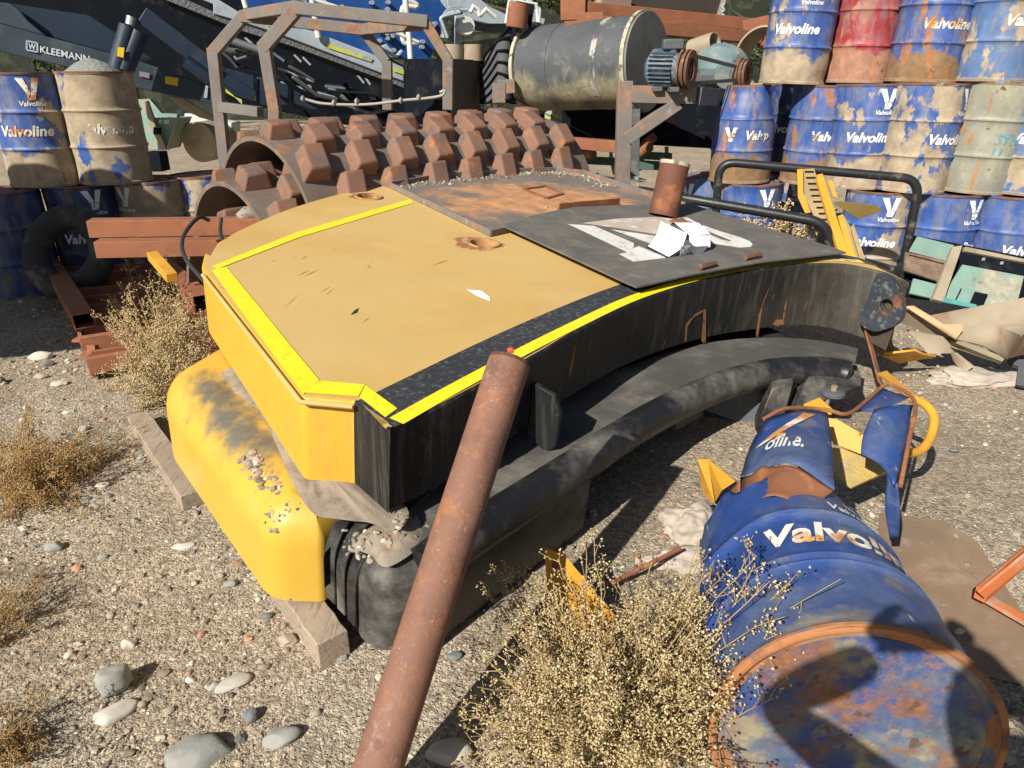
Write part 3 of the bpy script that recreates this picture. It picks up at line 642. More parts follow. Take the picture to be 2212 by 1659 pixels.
M['low_yel'] = wm('scraped yellow casting', (.58, .355, .045), .42, layers=[dict(c=(.50, .37, .16), s=2.5, d=9, lo=.44, hi=.72, a=.55, v=0), dict(c=(.30, .21, .10), s=26, d=8, lo=.68, hi=.72, a=.6), 
    dict(c=(.38, .31, .13), s=3, lo=.60, hi=.80, a=.4, d=8), dict(c=(.09, .10, .10), s=10, st=(1.2, 1, 1), lo=.60, hi=1.08, band=(sa.x, sa.y, sb_.x, sb_.y, .17, .55), a=.9, d=8, r=.6),
    dict(c=(.33, .28, .215), s=5, lo=.70, hi=.80, band=(sa.x+.10, sa.y+.05, sb_.x+.12, sb_.y+.06, .09, .5), d=9, r=.95),
    dict(c=RUST, s=5, st=(3, .8, 3), lo=.70, hi=.715)], bump=.15, vary=.06, bump2=.15, bs2=3)
obj('casting', mb, M['low_yel'], lc, smooth=50)
# dark recessed core between castings
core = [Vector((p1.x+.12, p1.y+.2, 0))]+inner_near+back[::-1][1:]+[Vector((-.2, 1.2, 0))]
mb = MB(); prism(mb, core, WT-.13, WB+.1, .03, 3); obj('core', mb, M['recess_shade'], lc)
# near rim: big rounded tube
rimpx = [(905,1235),(960,1192),(1040,1140),(1130,1082),(1240,1010),(1330,950),(1420,896),(1500,857),(1580,826),(1660,806),(1740,800),(1800,803),(1838,812)]
WR = WB+.245
RP = spline([Sp(x, y, WR) for x, y in rimpx], 5)
mb = MB(); rr_ = .072
mb.tube(RP, [rr_]*(len(RP)-1)+[rr_*.55], 20)
obj('rim', mb, M['low_blk'], lc, smooth=60)
# dusty top shelf behind the rim
mb = MB(); top = [p+SN*.066 for p in RP]
for i, p in enumerate(top):
    t = (top[min(i+1, len(top)-1)]-top[max(i-1, 0)]).normalized(); q = SN.cross(t).normalized()
    mb.v += [tuple(p), tuple(p+q*.12-SN*.012), tuple(p+q*.34-SN*.03)]
for i in range(len(top)-1):
    for k in range(2): a = i*3+k; mb.f.append((a, a+1, a+4, a+3)[::-1]); mb.m.append(0)
obj('shelf', mb, wm('dusty grey ledge', (.075,.07,.062), .8, layers=[dict(c=(.16,.145,.12), s=4, d=9, lo=.45, hi=.66, a=.8)], bump=.4), lc)
# leg wall under the rim on the left, and block at the right
def wall_under(pa, pb, th=.07, down=None):
    mb = MB(); pts_ = [p for p in RP if pa <= px_of(p)[0] <= pb]
    base = down or (WB+.0)
    for p in pts_:
        w = (p-SC).dot(SN); t = Vector((1, .55, 0)).normalized(); q = SN.cross(t).normalized()
        for off in (-rr_*.93, th): mb.v += [tuple(p+q*off), tuple(p+q*off+SN*(base-w-.03))]
    n = len(pts_)
    for i in range(n-1):
        a = i*4; b = a+4
        mb.f += [(a, a+1, b+1, b), (a+2, b+2, b+3, a+3), (a, b, b+2, a+2), (a+1, a+3, b+3, b+1)]
    mb.f += [(0, 2, 3, 1), (4*n-4, 4*n-3, 4*n-1, 4*n-2)]; mb.m = [0]*len(mb.f)
    return mb
def px_of(p):
    v = Vector(p)-CAM; d = v.dot(_f); return (1106+FPX*v.dot(_r)/d, 829.5-FPX*v.dot(_u)/d)
obj('side_wall', wall_under(890, 1262, .06), M['low_blk'], lc, bevel=.01)
mb = MB()
def ew(x, y): return Sp(x, y, WR+(WB-WR)*max(0, min(1, (y-830)/100)))
for nm_, pl in (('gusset', [(1668,832),(1714,816),(1694,888),(1674,934),(1630,922)]), ('end_block', [(1746,806),(1800,800),(1858,806),(1858,826),(1815,842),(1776,858),(1734,874),(1708,888)])):
    mb = MB(); mb.plate([ew(*q)+Vector((-.015, -.045, 0)) for q in pl], Vector((.05, .16, 0))); obj(nm_, mb, M['low_blk'], lc, bevel=.006)
mb = MB()
mb = MB(); P = [Sp(1470,880,WB+.1), Sp(1660,845,WB+.16), Sp(1660,935,WB-.02), Sp(1600,925,WB-.02)]; mb.plate([p+Vector((.02, .06, 0)) for p in P], Vector((.02, .05, 0))); obj('rear_web', mb, M['dark_grey'], lc)
# black nose and cooling ribs
mb = MB(); nose = fillet([B2(775,1380), B2(832,1408), B2(880,1395), B2(960,1340), B2(985,1250), B2(850,1200), B2(772,1290)], [.05,.07,.07,.03,.03,.02,.05], 8)
prism(mb, nose, WB+.29, WB, .085, 8); obj('nose', mb, M['low_blk'], lc, smooth=60)
for k, (a, b) in enumerate((((704,1303),(724,1322)), ((728,1328),(745,1346)), ((750,1352),(768,1372)))):
    u1, u2 = B2(*a), B2(*b); inward = Vector((.55, 1, 0)).normalized()*.42
    r_ = fillet([u1, u2, u2+inward, u1+inward], [.008, .008, .004, .004], 4)
    mb = MB(); prism(mb, r_, WB+.315-.008*k, WB+.04, .0, 1)
    # rounded front: profile sweep instead of sharp corner
    mb = MB(); d = (u2-u1); steps = 10; vs = []
    for s_ in range(steps+1):
        ang = math.pi/2*s_/steps; rad = .13
        dy = rad*(1-math.cos(ang)); dz = (WB+.315-.008*k-rad)+rad*math.sin(ang)
        for q in (u1, u2): vs.append(glo(*(q+inward.normalized()*dy)[:2], dz))
    for q in (u1, u2): vs.append(glo(*(q+inward)[:2], WB+.30))
    vs2 = [glo(*q[:2], WB+.03) for q in (u1, u2)]+vs
    nr = len(vs2)//2; dwn = [v-SN*.05+glo(*inward[:2], 0)*0 for v in vs2]
    mb.v = [tuple(v) for v in vs2]; bk = [v + (EU*inward.x+EV*inward.y)*.12 - SN*.03 for v in vs2]
    mb.v += [tuple(v) for v in bk]; N2_ = len(vs2)
    for i in range(nr-1):
        a_ = 2*i; mb.f.append((a_, a_+1, a_+3, a_+2)); mb.f.append((a_, a_+2, a_+2+N2_, a_+N2_)); mb.f.append((a_+1, a_+1+N2_, a_+3+N2_, a_+3))
    mb.m = [0]*len(mb.f); obj('cooling_rib', mb, M['low_blk'], lc, smooth=40, bevel=.004)
mb = MB(); g = [B2(712,1290), B2(772,1362), B2(772,1362)+Vector((.22,.42,0)), B2(712,1290)+Vector((.22,.42,0))]
g = [p+Vector((.02,.04,0)) for p in g]; prism(mb, fillet(g, [.02]*4, 4), WB+.265, WB+.02, .09, 6); obj('rib_backing', mb, M['low_blk'], lc, smooth=60)
# piled dirt on the shelf of the castings
def heap(name, pl, w, h, mat, par, seed, n=26, cat=None):
    """low lumpy heap filling an outline (pixels on plane w)"""
    P = spline([S2(*q, w) for q in pl], 5, True); c = sum(P, Vector())/len(P); mb = MB(); rings = 7
    mb.v.append(tuple(glo(c.x, c.y, w+h)))
    for j in range(1, rings+1):
        t = j/rings
        for p in P:
            q = c.lerp(p, t*(1+.05*mnoise.noise(Vector((p.x*9, p.y*9, seed))))); z = h*(1-t**2)+.016*mnoise.noise(Vector((q.x*11, q.y*11, seed)))*(1-t**6)+.008*mnoise.noise(Vector((q.x*40, q.y*40, seed)))*(1-t**6)
            mb.v.append(tuple(glo(q.x, q.y, w+max(z, -.02))))
    m = len(P)
    for i in range(m): mb.f.append((0, 1+i, 1+(i+1)%m))
    for j in range(rings-1):
        for i in range(m): l = (i+1)%m; mb.f.append((1+j*m+i, 1+(j+1)*m+i, 1+(j+1)*m+l, 1+j*m+l))
    mb.m = [0]*len(mb.f); return obj(name, mb, mat, par)
heap('dirt_layer', [(500,790),(545,850),(585,930),(612,1000),(640,1060),(675,1108),(730,1122),(790,1128),(840,1145),(870,1130),(860,1080),(700,1000),(560,850)], WT-.010, .012, M['dirt'], lc, 3)
heap('dirt_layer', [(760,1175),(800,1200),(835,1225),(895,1190),(925,1150),(900,1120),(820,1130)], WB+.30, .022, M['dirt'], lc, 5)
# dark scraped paint patch on the rounded shoulder: soft edged, follows the casting top
# clods on the shoulder
from mathutils.bvhtree import BVHTree
def clods(pl, w, seed, smax, n, lab):
    rr = random.Random(seed); sp = []
    V_ = []; F2_ = []
    for ch in lc.children:
        o_ = len(V_); V_ += [v.co+lc.location for v in ch.data.vertices]; F2_ += [[i+o_ for i in p.vertices] for p in ch.data.polygons]
    bvh = BVHTree.FromPolygons(V_, F2_)
    for k in range(n):
        c = rr.choice(pl); x = c[0]+rr.gauss(0, c[2]); y = c[1]+rr.gauss(0, c[3]); d_ = ray(x, y).normalized(); hit = bvh.ray_cast(CAM, d_)[0]
        if hit is None: continue
        p = hit
        sp.append((p.x, p.y, p.z-.002, .002+smax*rr.random()**2.2))
    o = pebble_field('clods', sp, seed, PEB); tag(o, lab, 'clods', kind='stuff')
clods([(545,990,14,12),(560,1015,14,14),(575,1045,12,14)], -.335, 8, .016, 110, 'heap of grey gravel clods caught on the yellow casting shoulder')
clods([(590,1110,14,9),(615,1095,12,9),(592,1148,6,5)], -.33, 9, .008, 60, 'thin scatter of gravel crumbs lower down on the yellow casting')
clods([(770,1180,14,14),(810,1160,25,12),(850,1150,25,14),(880,1120,20,10)], WB+.335, 10, .011, 150, 'crumbs of dirt on the black nose of the casting')
# ---------- tray, plate and what lies on them ----------
TR = [(845,397),(1060,499),(1132,483),(1240,470),(1430,470),(1500,448),(1440,430),(1340,398),(1262,372),(1200,366),(1100,368),(960,379)]
w_t = .022
tray = thing('steel_tray', 'rust orange shallow steel tray with gravelly rim, lying on the far half of the slab', 'tray', Sp(1100,430,.004))
P = [Vector((*loc2(Sp(x, y, w_t+.01)), 0)) for x, y in TR]
mb = MB(); prism(mb, P, .014, .004, 0); ta = Sp(960,440,.01)-tray.location; tb = Sp(1330,425,.01)-tray.location
M['tray'] = wm('rusty tray steel', (.165, .14, .12), .85, layers=[
    dict(c=(.50, .25, .11), s=4, d=9, lo=.62, hi=.90, band=(ta.x, ta.y, tb.x, tb.y, .95, .5), a=.9, vs=9), dict(c=(.30, .12, .05), s=7, lo=.58, hi=.70, a=.6), dict(c=(.34, .29, .24), s=11, lo=.64, hi=.72, a=.6)], bump=.4)
obj('tray_floor', mb, M['tray'], tray)
mb = MB()
ring_ = [0,1,2]
def rimseg(ids, ht, th=.014):
    for a, b in zip(ids, ids[1:]):
        pa, pb = glo(P[a].x, P[a].y, ht/2+.004), glo(P[b].x, P[b].y, ht/2+.004); mb.beam(pa, pb+(pb-pa).normalized()*.004, th, ht, SN)
rimseg([0, 1, 2], .035); rimseg([5, 6, 7, 8, 9, 10, 11, 0], .045); obj('tray_rim', mb, M['rust_grey'], tray, bevel=.002)
def on(x, y, w): return Sp(x, y, w)
mb = MB()
for q in ([(1130,408),(1178,402)], [(1130,408),(1180,428)], [(1178,402),(1215,418)], [(1180,428),(1215,418)]):
    mb.beam(on(*q[0], .02), on(*q[1], .02), .025, .01, SN)
obj('slot_frame', mb, M['rust'], tray)
mb = MB(); mb.beam(on(1207,448,.05), on(1338,436,.05), .008, .05, SN); mb.beam(on(1207,452,.03), on(1338,441,.03), .05, .006, SN); obj('raised_lip', mb, M['rust'], tray)
rr = random.Random(4); sp = []
for k in range(900):
    t = rr.random(); i = rr.choice([8, 9, 10, 11, 7, 7]); a = P[i]; b = P[(i+1)%12]; q = a.lerp(b, t); c = Vector((.45, 3.2, 0)); q = q+(c-q).normalized()*(.02+abs(rr.gauss(0, .07)))
    p = glo(q.x, q.y, .016); sp.append((p.x, p.y, p.z, .003+.009*rr.random()**2))
for k in range(60): p = on(1250+rr.gauss(0, 30), 452+rr.gauss(0, 2), .017); sp.append((p.x, p.y, p.z, .004+.012*rr.random()**2))
tag(pebble_field('gravel', sp, 6, PEB), 'grey gravel collected inside the rim of the rusty tray', 'gravel', kind='stuff')
PL = [(1085,486),(1358,612),(1376,619),(1400,614),(1498,592),(1640,566),(1828,545),(1800,534),(1640,487),(1495,441),(1420,440),(1240,447),(1150,465)]
pw = .045
plate = thing('steel_plate', 'flat dark steel plate with a worn white painted figure four, lying on the slab', 'plate', Sp(1400,540,pw))
P = [Vector((*loc2(Sp(x, y, pw)), 0)) for x, y in PL]
mb = MB(); prism(mb, P, pw, pw-.008, 0); obj('sheet', mb, M['plate40'], plate)
Zx = lambda q: ((q[0]/2.4578+2050)/1.736, (q[1]/2.4578+700)/1.736)
def pdec(name, pl, mat, w=pw+.0015):
    Q = [Vector((*loc2(Sp(*Zx(q), w)), 0)) for q in pl]; mb = MB(); mb.add([glo(p.x, p.y, w) for p in Q], [tuple(t) for t in tessellate_polygon([Q])]); obj(name, mb, mat, plate, smooth=0)
pdec('painted_numeral', [(190,345),(300,350),(440,362),(805,520),(800,560),(775,575),(850,548),(1110,655),(800,692),(665,620),(745,605),(250,370)], M['white_worn'])
pdec('painted_numeral', [(320,335),(640,295),(985,278),(1240,285),(1000,440),(940,428),(640,380)], wm('pinkish dusty paint', (.46,.38,.31), .8, layers=[dict(c=(.6,.55,.48), s=12, lo=.5, hi=.65)]))
pdec('painted_numeral', [(590,392),(1010,455),(1250,540),(1110,560),(930,515)], M['white_worn'])
pdec('painted_numeral', [(1250,285),(1300,282),(1400,340),(1600,410),(1780,465),(1870,500),(1898,530),(1880,555),(1780,562),(1600,535),(1520,520),(1500,440),(1400,380)], M['white_worn'])
pdec('painted_numeral', [(1395,388),(1440,392),(1700,495),(1690,503),(1600,482)], M['plate40'], pw+.0025)
# rusty stub pipe standing on the plate
sb = Sp(1432,466,pw); st = Dp(1461,336,0); dep = (sb-CAM).dot(_f)
st = Dp(1459,350, dep*.985)
stub = MB(); ax = (st-sb).normalized(); stub.pipe(sb, st, .092, .006, 48, segs=6)
t_ = thing('pipe_stub', 'short fat dark rusty pipe stub standing upright on the dark plate', 'pipe', sb)
obj('pipe_wall', stub, wm('dark brown pipe', (.13,.05,.028), .75, layers=[dict(c=(.24,.09,.04), s=6, lo=.5, hi=.66), dict(c=(.5,.38,.2), s=11, lo=.70, hi=.73)], bump=.4), t_, smooth=40)
mb = MB(); mb.tube([sb.lerp(st, .93), sb.lerp(st, 1.0)-ax*.001], .0945, 48, cap=False); obj('pale_ring', mb, M['rim_cream'], t_)
# rusty small pieces
M['drust'] = wm('dark rust', (.14,.07,.045), .8, layers=[dict(c=(.25,.12,.06), s=20, lo=.5, hi=.65)], bump=.4)
def bolt(px1, px2, r, label, w):
    mb = MB(); a = Sp(*px1, w+r); b = Sp(*px2, w+r); mb.tube([a, b], r, 6); tag(obj('bolt', mb, M['drust'], None, bevel=.002, smooth=30), label, 'bolt')
bolt((1512,577), (1545,569), .016, 'rusty hex bolt lying at the near edge of the dark plate, left one of two', pw)
bolt((1610,556), (1642,550), .016, 'rusty hex bolt lying at the near edge of the dark plate, right one of two', pw)
mb = MB(); mb.beam(Sp(1456,475,pw+.02), Sp(1508,490,pw+.02), .10, .012, SN); mb.beam(Sp(1490,497,pw+.035), Sp(1508,490,pw+.035), .02, .03, SN)
tag(obj('rusty_bracket', mb, M['rust'], None, bevel=.002), 'small rusty angle bracket beside the foot of the pipe stub', 'bracket')
# paper and small carton
cart = thing('carton', 'small white torn carton lying open on the dark plate', 'carton', Sp(1480,530,pw))
def G(q, h): return Sp(*Zx(q), pw)+SN*h if h == 0 else Sp(*Zx(q), pw+h)
mb = MB(); top = [G((1315,450), .085), G((1510,435), .085), G((1512,540), .03), G((1325,548), .03)]
mb.plate(top, SN*-.012); mb.plate([G((1180,330), .09), G((1400,330), .09), G((1510,435), .087), G((1315,445), .087)], SN*-.004)
obj('carton_panel', mb, M['paper'], cart, bevel=.002)
mb = MB(); mb.plate([G((1240,545), .055), G((1330,545), .055), G((1340,612), .002), G((1225,635), .002)], SN*-.006)
obj('carton_side', mb, wm('printed grey carton', (.5,.5,.5), layers=[dict(c=(.06,.06,.06), s=90, lo=.52, hi=.56)]), cart)
mb = MB(); mb.plate([G((1335,555), .03), G((1490,545), .03), G((1440,610), .001), G((1340,615), .001)], SN*-.003); obj('carton_inside', mb, M['dark_grey'], cart)
mb = MB(); c1 = [G((1050,318), .125), G((1030,400), .09), G((985,490), .045), G((935,548), .012)]; c2 = [G((1292,432), .115), G((1270,500), .075), G((1235,570), .035), G((1125,645), .006)]
c1 = spline(c1, 4); c2 = spline(c2, 4); n = len(c1)
mb.v = [tuple(p) for p in c1+c2]+[tuple(p-SN*.004+Vector((.004, .006, 0))) for p in c1+c2]
for i in range(n-1): mb.f += [(i, n+i, n+i+1, i+1), (2*n+i, 2*n+i+1, 3*n+i+1, 3*n+i), (i, i+1, 2*n+i+1, 2*n+i), (n+i, 3*n+i, 3*n+i+1, n+i+1)]
mb.m = [0]*len(mb.f)
pp = thing('booklet', 'bright white paper booklet curling up in front of the carton on the dark plate', 'booklet', G((1100,600), 0)); obj('page', mb, M['paper'], pp, smooth=60)
mb = MB(); mb.plate([G((935,552), .008), G((1120,650), .003), G((1110,662), .001), G((920,562), .001)], SN*.003); mb.plate([G((1296,434), .112), G((1306,440), .108), G((1250,600), .02), G((1150,645), .004), G((1235,570), .033)], SN*.002)
obj('cover', mb, M['cable'], pp)
# ---------- long leaning pipe ----------
pt = Dp(1102,778,1.93); pb = Zp(768,1905,.0); pb = Zp(742,1890,.005)
lp = thing('leaning_pipe', 'long rusty brown pipe leaning on the near edge of the slab in the foreground', 'pipe', pb)
mb = MB(); mb.tube([pb.lerp(pt, k/10) for k in range(11)], .0575, 64, cap=False)
mb.pipe(pt-(pt-pb).normalized()*.01, pt, .0575, .004, 64)
axp = (pt-pb).normalized()
obj('pipe_wall', mb, M['pipe'], lp, smooth=40)
mb = MB(); mb.tube([pt-axp*.012, pt-axp*.006], .054, 40); obj('end_cap', mb, M['rust'], lp)
mb = MB(); q = Dp(1103,757,1.95); mb.box(q, (.018, .012, .014)); obj('red_tag', mb, wm('red tag', (.6,.08,.04), .5), lp, bevel=.003)
mb = MB(); k_ = Dp(1040,1018,1.62); v_ = [Dp(x, y, 1.655) for x, y in [(1028,1050),(1040,1044),(1043,1048),(1056,1042),(1058,1036),(1050,1037),(1040,1040),(1030,1046)]]
# timbers
def timber(pxs, w, h, label, z0=None):
    a = Zp(*pxs[0], h*.5); b = Zp(*pxs[1], h*.5); mb = MB(); d = (b-a); m = 14; vs = []
    sx = d.cross(Vector((0, 0, 1))).normalized()
    for i in range(m+1):
        p = a.lerp(b, i/m)
        for (u_, v_) in ((-1,-1),(1,-1),(1,1),(-1,1)):
            j = .004*mnoise.noise(Vector((i*1.3, u_*3, v_*5))); vs.append(p+sx*(u_*w/2+j)+Vector((0, 0, v_*h/2+j)))
    fs = [(3,2,1,0), tuple(range(4*m, 4*m+4))]
    for i in range(m):
        for k in range(4): l = (k+1)%4; fs.append((4*i+k, 4*i+l, 4*i+4+l, 4*i+4+k))
    mb.add(vs, fs); tag(obj('timber_block', mb, M['wood'], None, bevel=.004), label, 'timber')
timber([(722,1405),(560,1180)], .10, .10, 'weathered square timber end sticking out from under the yellow casting, nearest the camera')
timber([(300,905),(420,1080)], .10, .07, 'dusty plank edge along the left underside of the yellow casting')
timber([(1440,900),(1500,870)], .12, .12, 'short brown timber block under the arch of the black rim')
# ---------- lettering ----------
_tc = {}
def text_mesh(s, size=1., shear=.22, off=.02, sx=1.):
    k = (s, shear, off, sx)
    if k not in _tc:
        c = bpy.data.curves.new('t', 'FONT'); c.body = s; c.size = 1; c.shear = shear; c.offset = off; c.align_x = 'CENTER'; c.resolution_u = 3; c.space_character = 1.02
        o = bpy.data.objects.new('t', c); S.collection.objects.link(o); dg = bpy.context.evaluated_depsgraph_get(); dg.update()
        me = bpy.data.meshes.new_from_object(o.evaluated_get(dg))
        _tc[k] = ([(v.co.x*sx, v.co.y) for v in me.vertices], [tuple(p.vertices) for p in me.polygons])
        bpy.data.objects.remove(o); bpy.data.curves.remove(c); bpy.data.meshes.remove(me)
    v, f = _tc[k]; return [(a*size, b*size) for a, b in v], f
def gridq(q, n=5):
    vs = []; fs = []
    for i in range(n+1):
        for j in range(n+1):
            a, b = i/n, j/n; p = (Vector(q[0])*(1-a)+Vector(q[1])*a)*(1-b)+(Vector(q[3])*(1-a)+Vector(q[2])*a)*b; vs.append((p.x, p.y))
    for i in range(n):
        for j in range(n): k = i*(n+1)+j; fs.append((k, k+1, k+n+2, k+n+1))
    return vs, fs
EMB = [[(-1, 1), (-.34, 1), (.06, -.16), (-.30, -.36)], [(.38, 1), (1, 1), (.52, -.40), (.12, -.18)], [(-.29, -.42), (.05, -.22), (-.06, -.60), (-.30, -1)], [(.11, -.24), (.50, -.46), (.34, -1), (-.0, -.64)], [(-.26, -1), (-.03, -.66), (.02, -.70), (.30, -1)]]
DH = .865; DR = .286
def drum_prof():
    P = [(.004, .012), (DR-.012, .012), (DR-.010, 0), (DR+.004, .0), (DR+.004, .018), (DR-.003, .026)]
    def rib(z): return [(DR-.002, z-.022), (DR+.002, z-.012), (DR+.011, z-.003), (DR+.011, z+.003), (DR+.002, z+.012), (DR-.002, z+.022)]
    for z in (.06, .10, .15, .20, .25): P.append((DR-.002, z))
    P += rib(.295)
    for z in (.35, .40, .43, .47, .52): P.append((DR-.002, z))
    P += rib(.575)
    for z in (.62, .66, .70, .74, .78): P.append((DR-.002, z))
    P += [(DR-.003, DH-.026), (DR+.004, DH-.018), (DR+.005, DH), (DR-.008, DH), (DR-.012, DH-.018)]
    return P
def make_drum(label, loc, rot, mat, tdeg=0, seed=1, dent=.009, sq=0, opened=False, big='Valvoline', small='Valvoline', emblem=True, lmat=None, group='steel drums stacked in the yard', taper=0, bigonly=False, lettering=True, name='steel_drum', corr=0, emb2=None):
    t = thing(name, label, 'drum', loc, rot, group)
    rr = random.Random(seed); ds = [(rr.uniform(0, 6.28), rr.uniform(.05, .8), rr.uniform(.25, .6), rr.uniform(.05, .16), rr.uniform(-1, .3)) for _ in range(5)]
    def Rf(a, z, r):
        d = 0
        for a0, z0, wa, wz, k in ds:
            da = (a-a0+math.pi)%(2*math.pi)-math.pi; d += dent*2.5*k*math.exp(-(da/wa)**2-((z-z0)/wz)**2)
        d += dent*.5*mnoise.noise(Vector((math.sin(a)*2, math.cos(a)*2, z*5+seed)))
        if corr and .62 < z < .82 or corr and .3 < z < .56: d += .0022*math.sin(z*2*math.pi/.034)
        f = 1-taper*max(0, (z-.45)/.4)**1.3
        return r*f + d*min(1, r/DR)**4
    mb = MB(); pr = drum_prof(); mb.lathe(pr, 56, fr=Rf); bd = obj('body', mb, mat, t, local=True, smooth=40)
    if not opened:
        mb = MB(); mb.lathe([(DR-.013, DH-.016), (.2, DH-.014), (.004, DH-.013)], 56, fr=Rf); ld = obj('lid', mb, mat, t, local=True, smooth=40); mb = MB(); mb.tube([(.19, .02, DH-.013), (.19, .02, DH-.003)], .028, 16); obj('bung', mb, mat, ld, local=True, smooth=40)
    def wrap(vs, fs, x0, z0, s, out=.0028):
        vv = []
        for a, b in vs:
            th = R(tdeg)+(x0+a*s)/DR; z = z0+b*s; r = Rf(th, z, DR)+out; vv.append((r*math.sin(th), -r*math.cos(th), z))
        return vv, fs
    if lettering:
        lm = lmat or M['white']
        if big:
            mb = MB(); v, f = text_mesh(big, 1, .22, .034, .98); vv, ff = wrap(v, f, 0, .40, .108); mb.add(vv, ff); obj('lettering', mb, lm, bd, local=True, smooth=0)
        if small and not bigonly:
            mb = MB(); v, f = text_mesh(small, 1, .2, .02, .95); vv, ff = wrap(v, f, .10, .622, .052); mb.add(vv, ff); obj('lettering', mb, lm, bd, local=True, smooth=0)
        if emblem:
            mb = MB()
            for q in EMB: v, f = gridq(q, 5); vv, ff = wrap(v, f, .10 if emb2 is None else emb2[0], .745 if emb2 is None else emb2[1], .080 if emb2 is None else emb2[2]); mb.add(vv, ff)
            obj('emblem', mb, lm, bd, local=True, smooth=0)
    return t, Rf
Z1 = -.205; Z2 = .662; Z3 = 1.529
def dr(px_, py_, Y, z, label, mat, td, seed, lean=(0, 0), **k):
    p = Yp(px_, py_, Y); tan = math.degrees(math.atan2(p.x, Y))
    return make_drum(label, (p.x, Y, z), (R(lean[0]), R(lean[1]), 0), DM[mat], td-tan, seed, **k)
WR_ = M['white_rust']
# right hand wall, upper row
dr(1720,90,7.05,Z3,'blue drum with orange rust streak, first of the top row on the right','mudb',-8,11,(0,3), lmat=M['white'])
dr(1862,90,7.0,Z3,'faded red drum streaked with rust in the top row','red',0,12,(0,2),lettering=False, emblem=False)
dr(2005,90,6.6,Z3,'blue drum caked brown below, right of the faded red drum','rusty',22,13,(0,3),lmat=WR_)
dr(2160,90,6.35,Z3,'pale faded blue drum at the top right corner of the photo','pale',38,14,(0,2))
# middle row
dr(1606,290,7.2,Z2,'shiny blue drum with pinched top and rusty orange lettering','rusty',20,15,(0,0),lmat=WR_,taper=.30,corr=1,small=None,emb2=(-.22,.44,.062),big='  Valvp')
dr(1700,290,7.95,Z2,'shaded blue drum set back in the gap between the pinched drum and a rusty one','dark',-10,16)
dr(1765,290,7.05,Z2,'rust streaked drum with a brown stained lid in the middle row','rusty',26,17,(2,1),lmat=WR_,dent=.012)
dr(1866,290,6.72,Z2,'bright blue drum with white lettering, muddy below, in the middle row','mudb',10,18,corr=1)
dr(1986,290,6.42,Z2,'dented blue drum with big dried mud splashes in the middle row','mud',50,19,(0,2),dent=.014)
dr(2125,290,6.3,Z2,'tarnished grey green drum with faint blue lettering in the middle row','grey',40,20,(0,3),lmat=wm('faint teal print', (.10,.28,.33), .6, alpha=(9,.42,.5), bump=0),dent=.012,big='SYNT\nLUBRI')
dr(2243,290,6.15,Z2,'drum cut by the right edge of the photo in the middle row','pale',0,21,(0,2))
# bottom row
dr(1525,430,7.65,Z1,'streaky pale blue drum leaning behind the rusty stub pipe','pale',-50,22,(0,-4))
dr(1622,430,7.1,Z1,'clean ribbed blue drum with a white V sign and a small black tag, bottom row','clean',10,23,corr=1)
dr(1716,430,7.7,Z1,'mud flecked blue drum half hidden behind the yellow perforated step','mudb',-20,24)
dr(1888,480,6.5,Z1,'mud coated open drum between the yellow step and the black rail post','mud',0,25,(0,1),opened=True,dent=.012)
dr(2034,490,6.3,Z1,'blue drum with small rust spots above the green locker panel','clean',30,26,corr=1)
dr(2180,500,6.1,Z1,'deep blue drum with a mud crust at the right edge, bottom row','clean',34,27,corr=1)
dr(2300,520,6.0,Z1,'blue drum just cut by the right edge, bottom row','clean',0,28)
# left group
dr(76,270,6.25,.86,'muddy blue drum with worn lettering on the upper row at far left','mudb',-18,31,(0,1),lmat=WR_,dent=.01)
t_, _ = dr(226,270,6.35,.86,'tan mud caked drum heaped with gravel, upper row left','tan',2,32,(0,1),lmat=wm('nearly buried print', (.7,.66,.58), .7, alpha=(14,.50,.56), bump=0),dent=.014,opened=True,small=None,emblem=False)
lx, ly = t_.location.x, t_.location.y
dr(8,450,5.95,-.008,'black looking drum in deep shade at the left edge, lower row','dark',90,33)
dr(178,430,6.3,-.008,'shade-darkened blue drum with a small white label, lower row left','dark',-5,34)
dr(326,430,6.5,-.008,'dented tan mud covered drum in the lower row left','tan',-70,35,(0,1),dent=.02)
dr(447,430,6.75,.0,'blue and beige flaking drum beside the roller shells','mud',42,36,(0,-1),dent=.008)
sp = []; rr = random.Random(3)
mb = MB()
prof = [(.262, DH-.09), (.25, DH-.04), (.19, DH+.01), (.12, DH+.06), (.05, DH+.09), (.003, DH+.10)]
mb.lathe(prof, 40, fr=lambda a, z, r: r*(1+.12*mnoise.noise(Vector((math.sin(a)*2, math.cos(a)*2, z*9)))))
mb.v = [(x+lx, y+ly, z+.86) for x, y, z in mb.v]
hp = thing('gravel_heap', 'grey gravel heaped in the open top of the tan drum', 'gravel', (lx, ly, .86+DH-.1)); obj('heap', mb, wm('grey heap', (.23,.235,.21), .95, bump=1, bs=60, bump2=.8, bs2=30), hp)
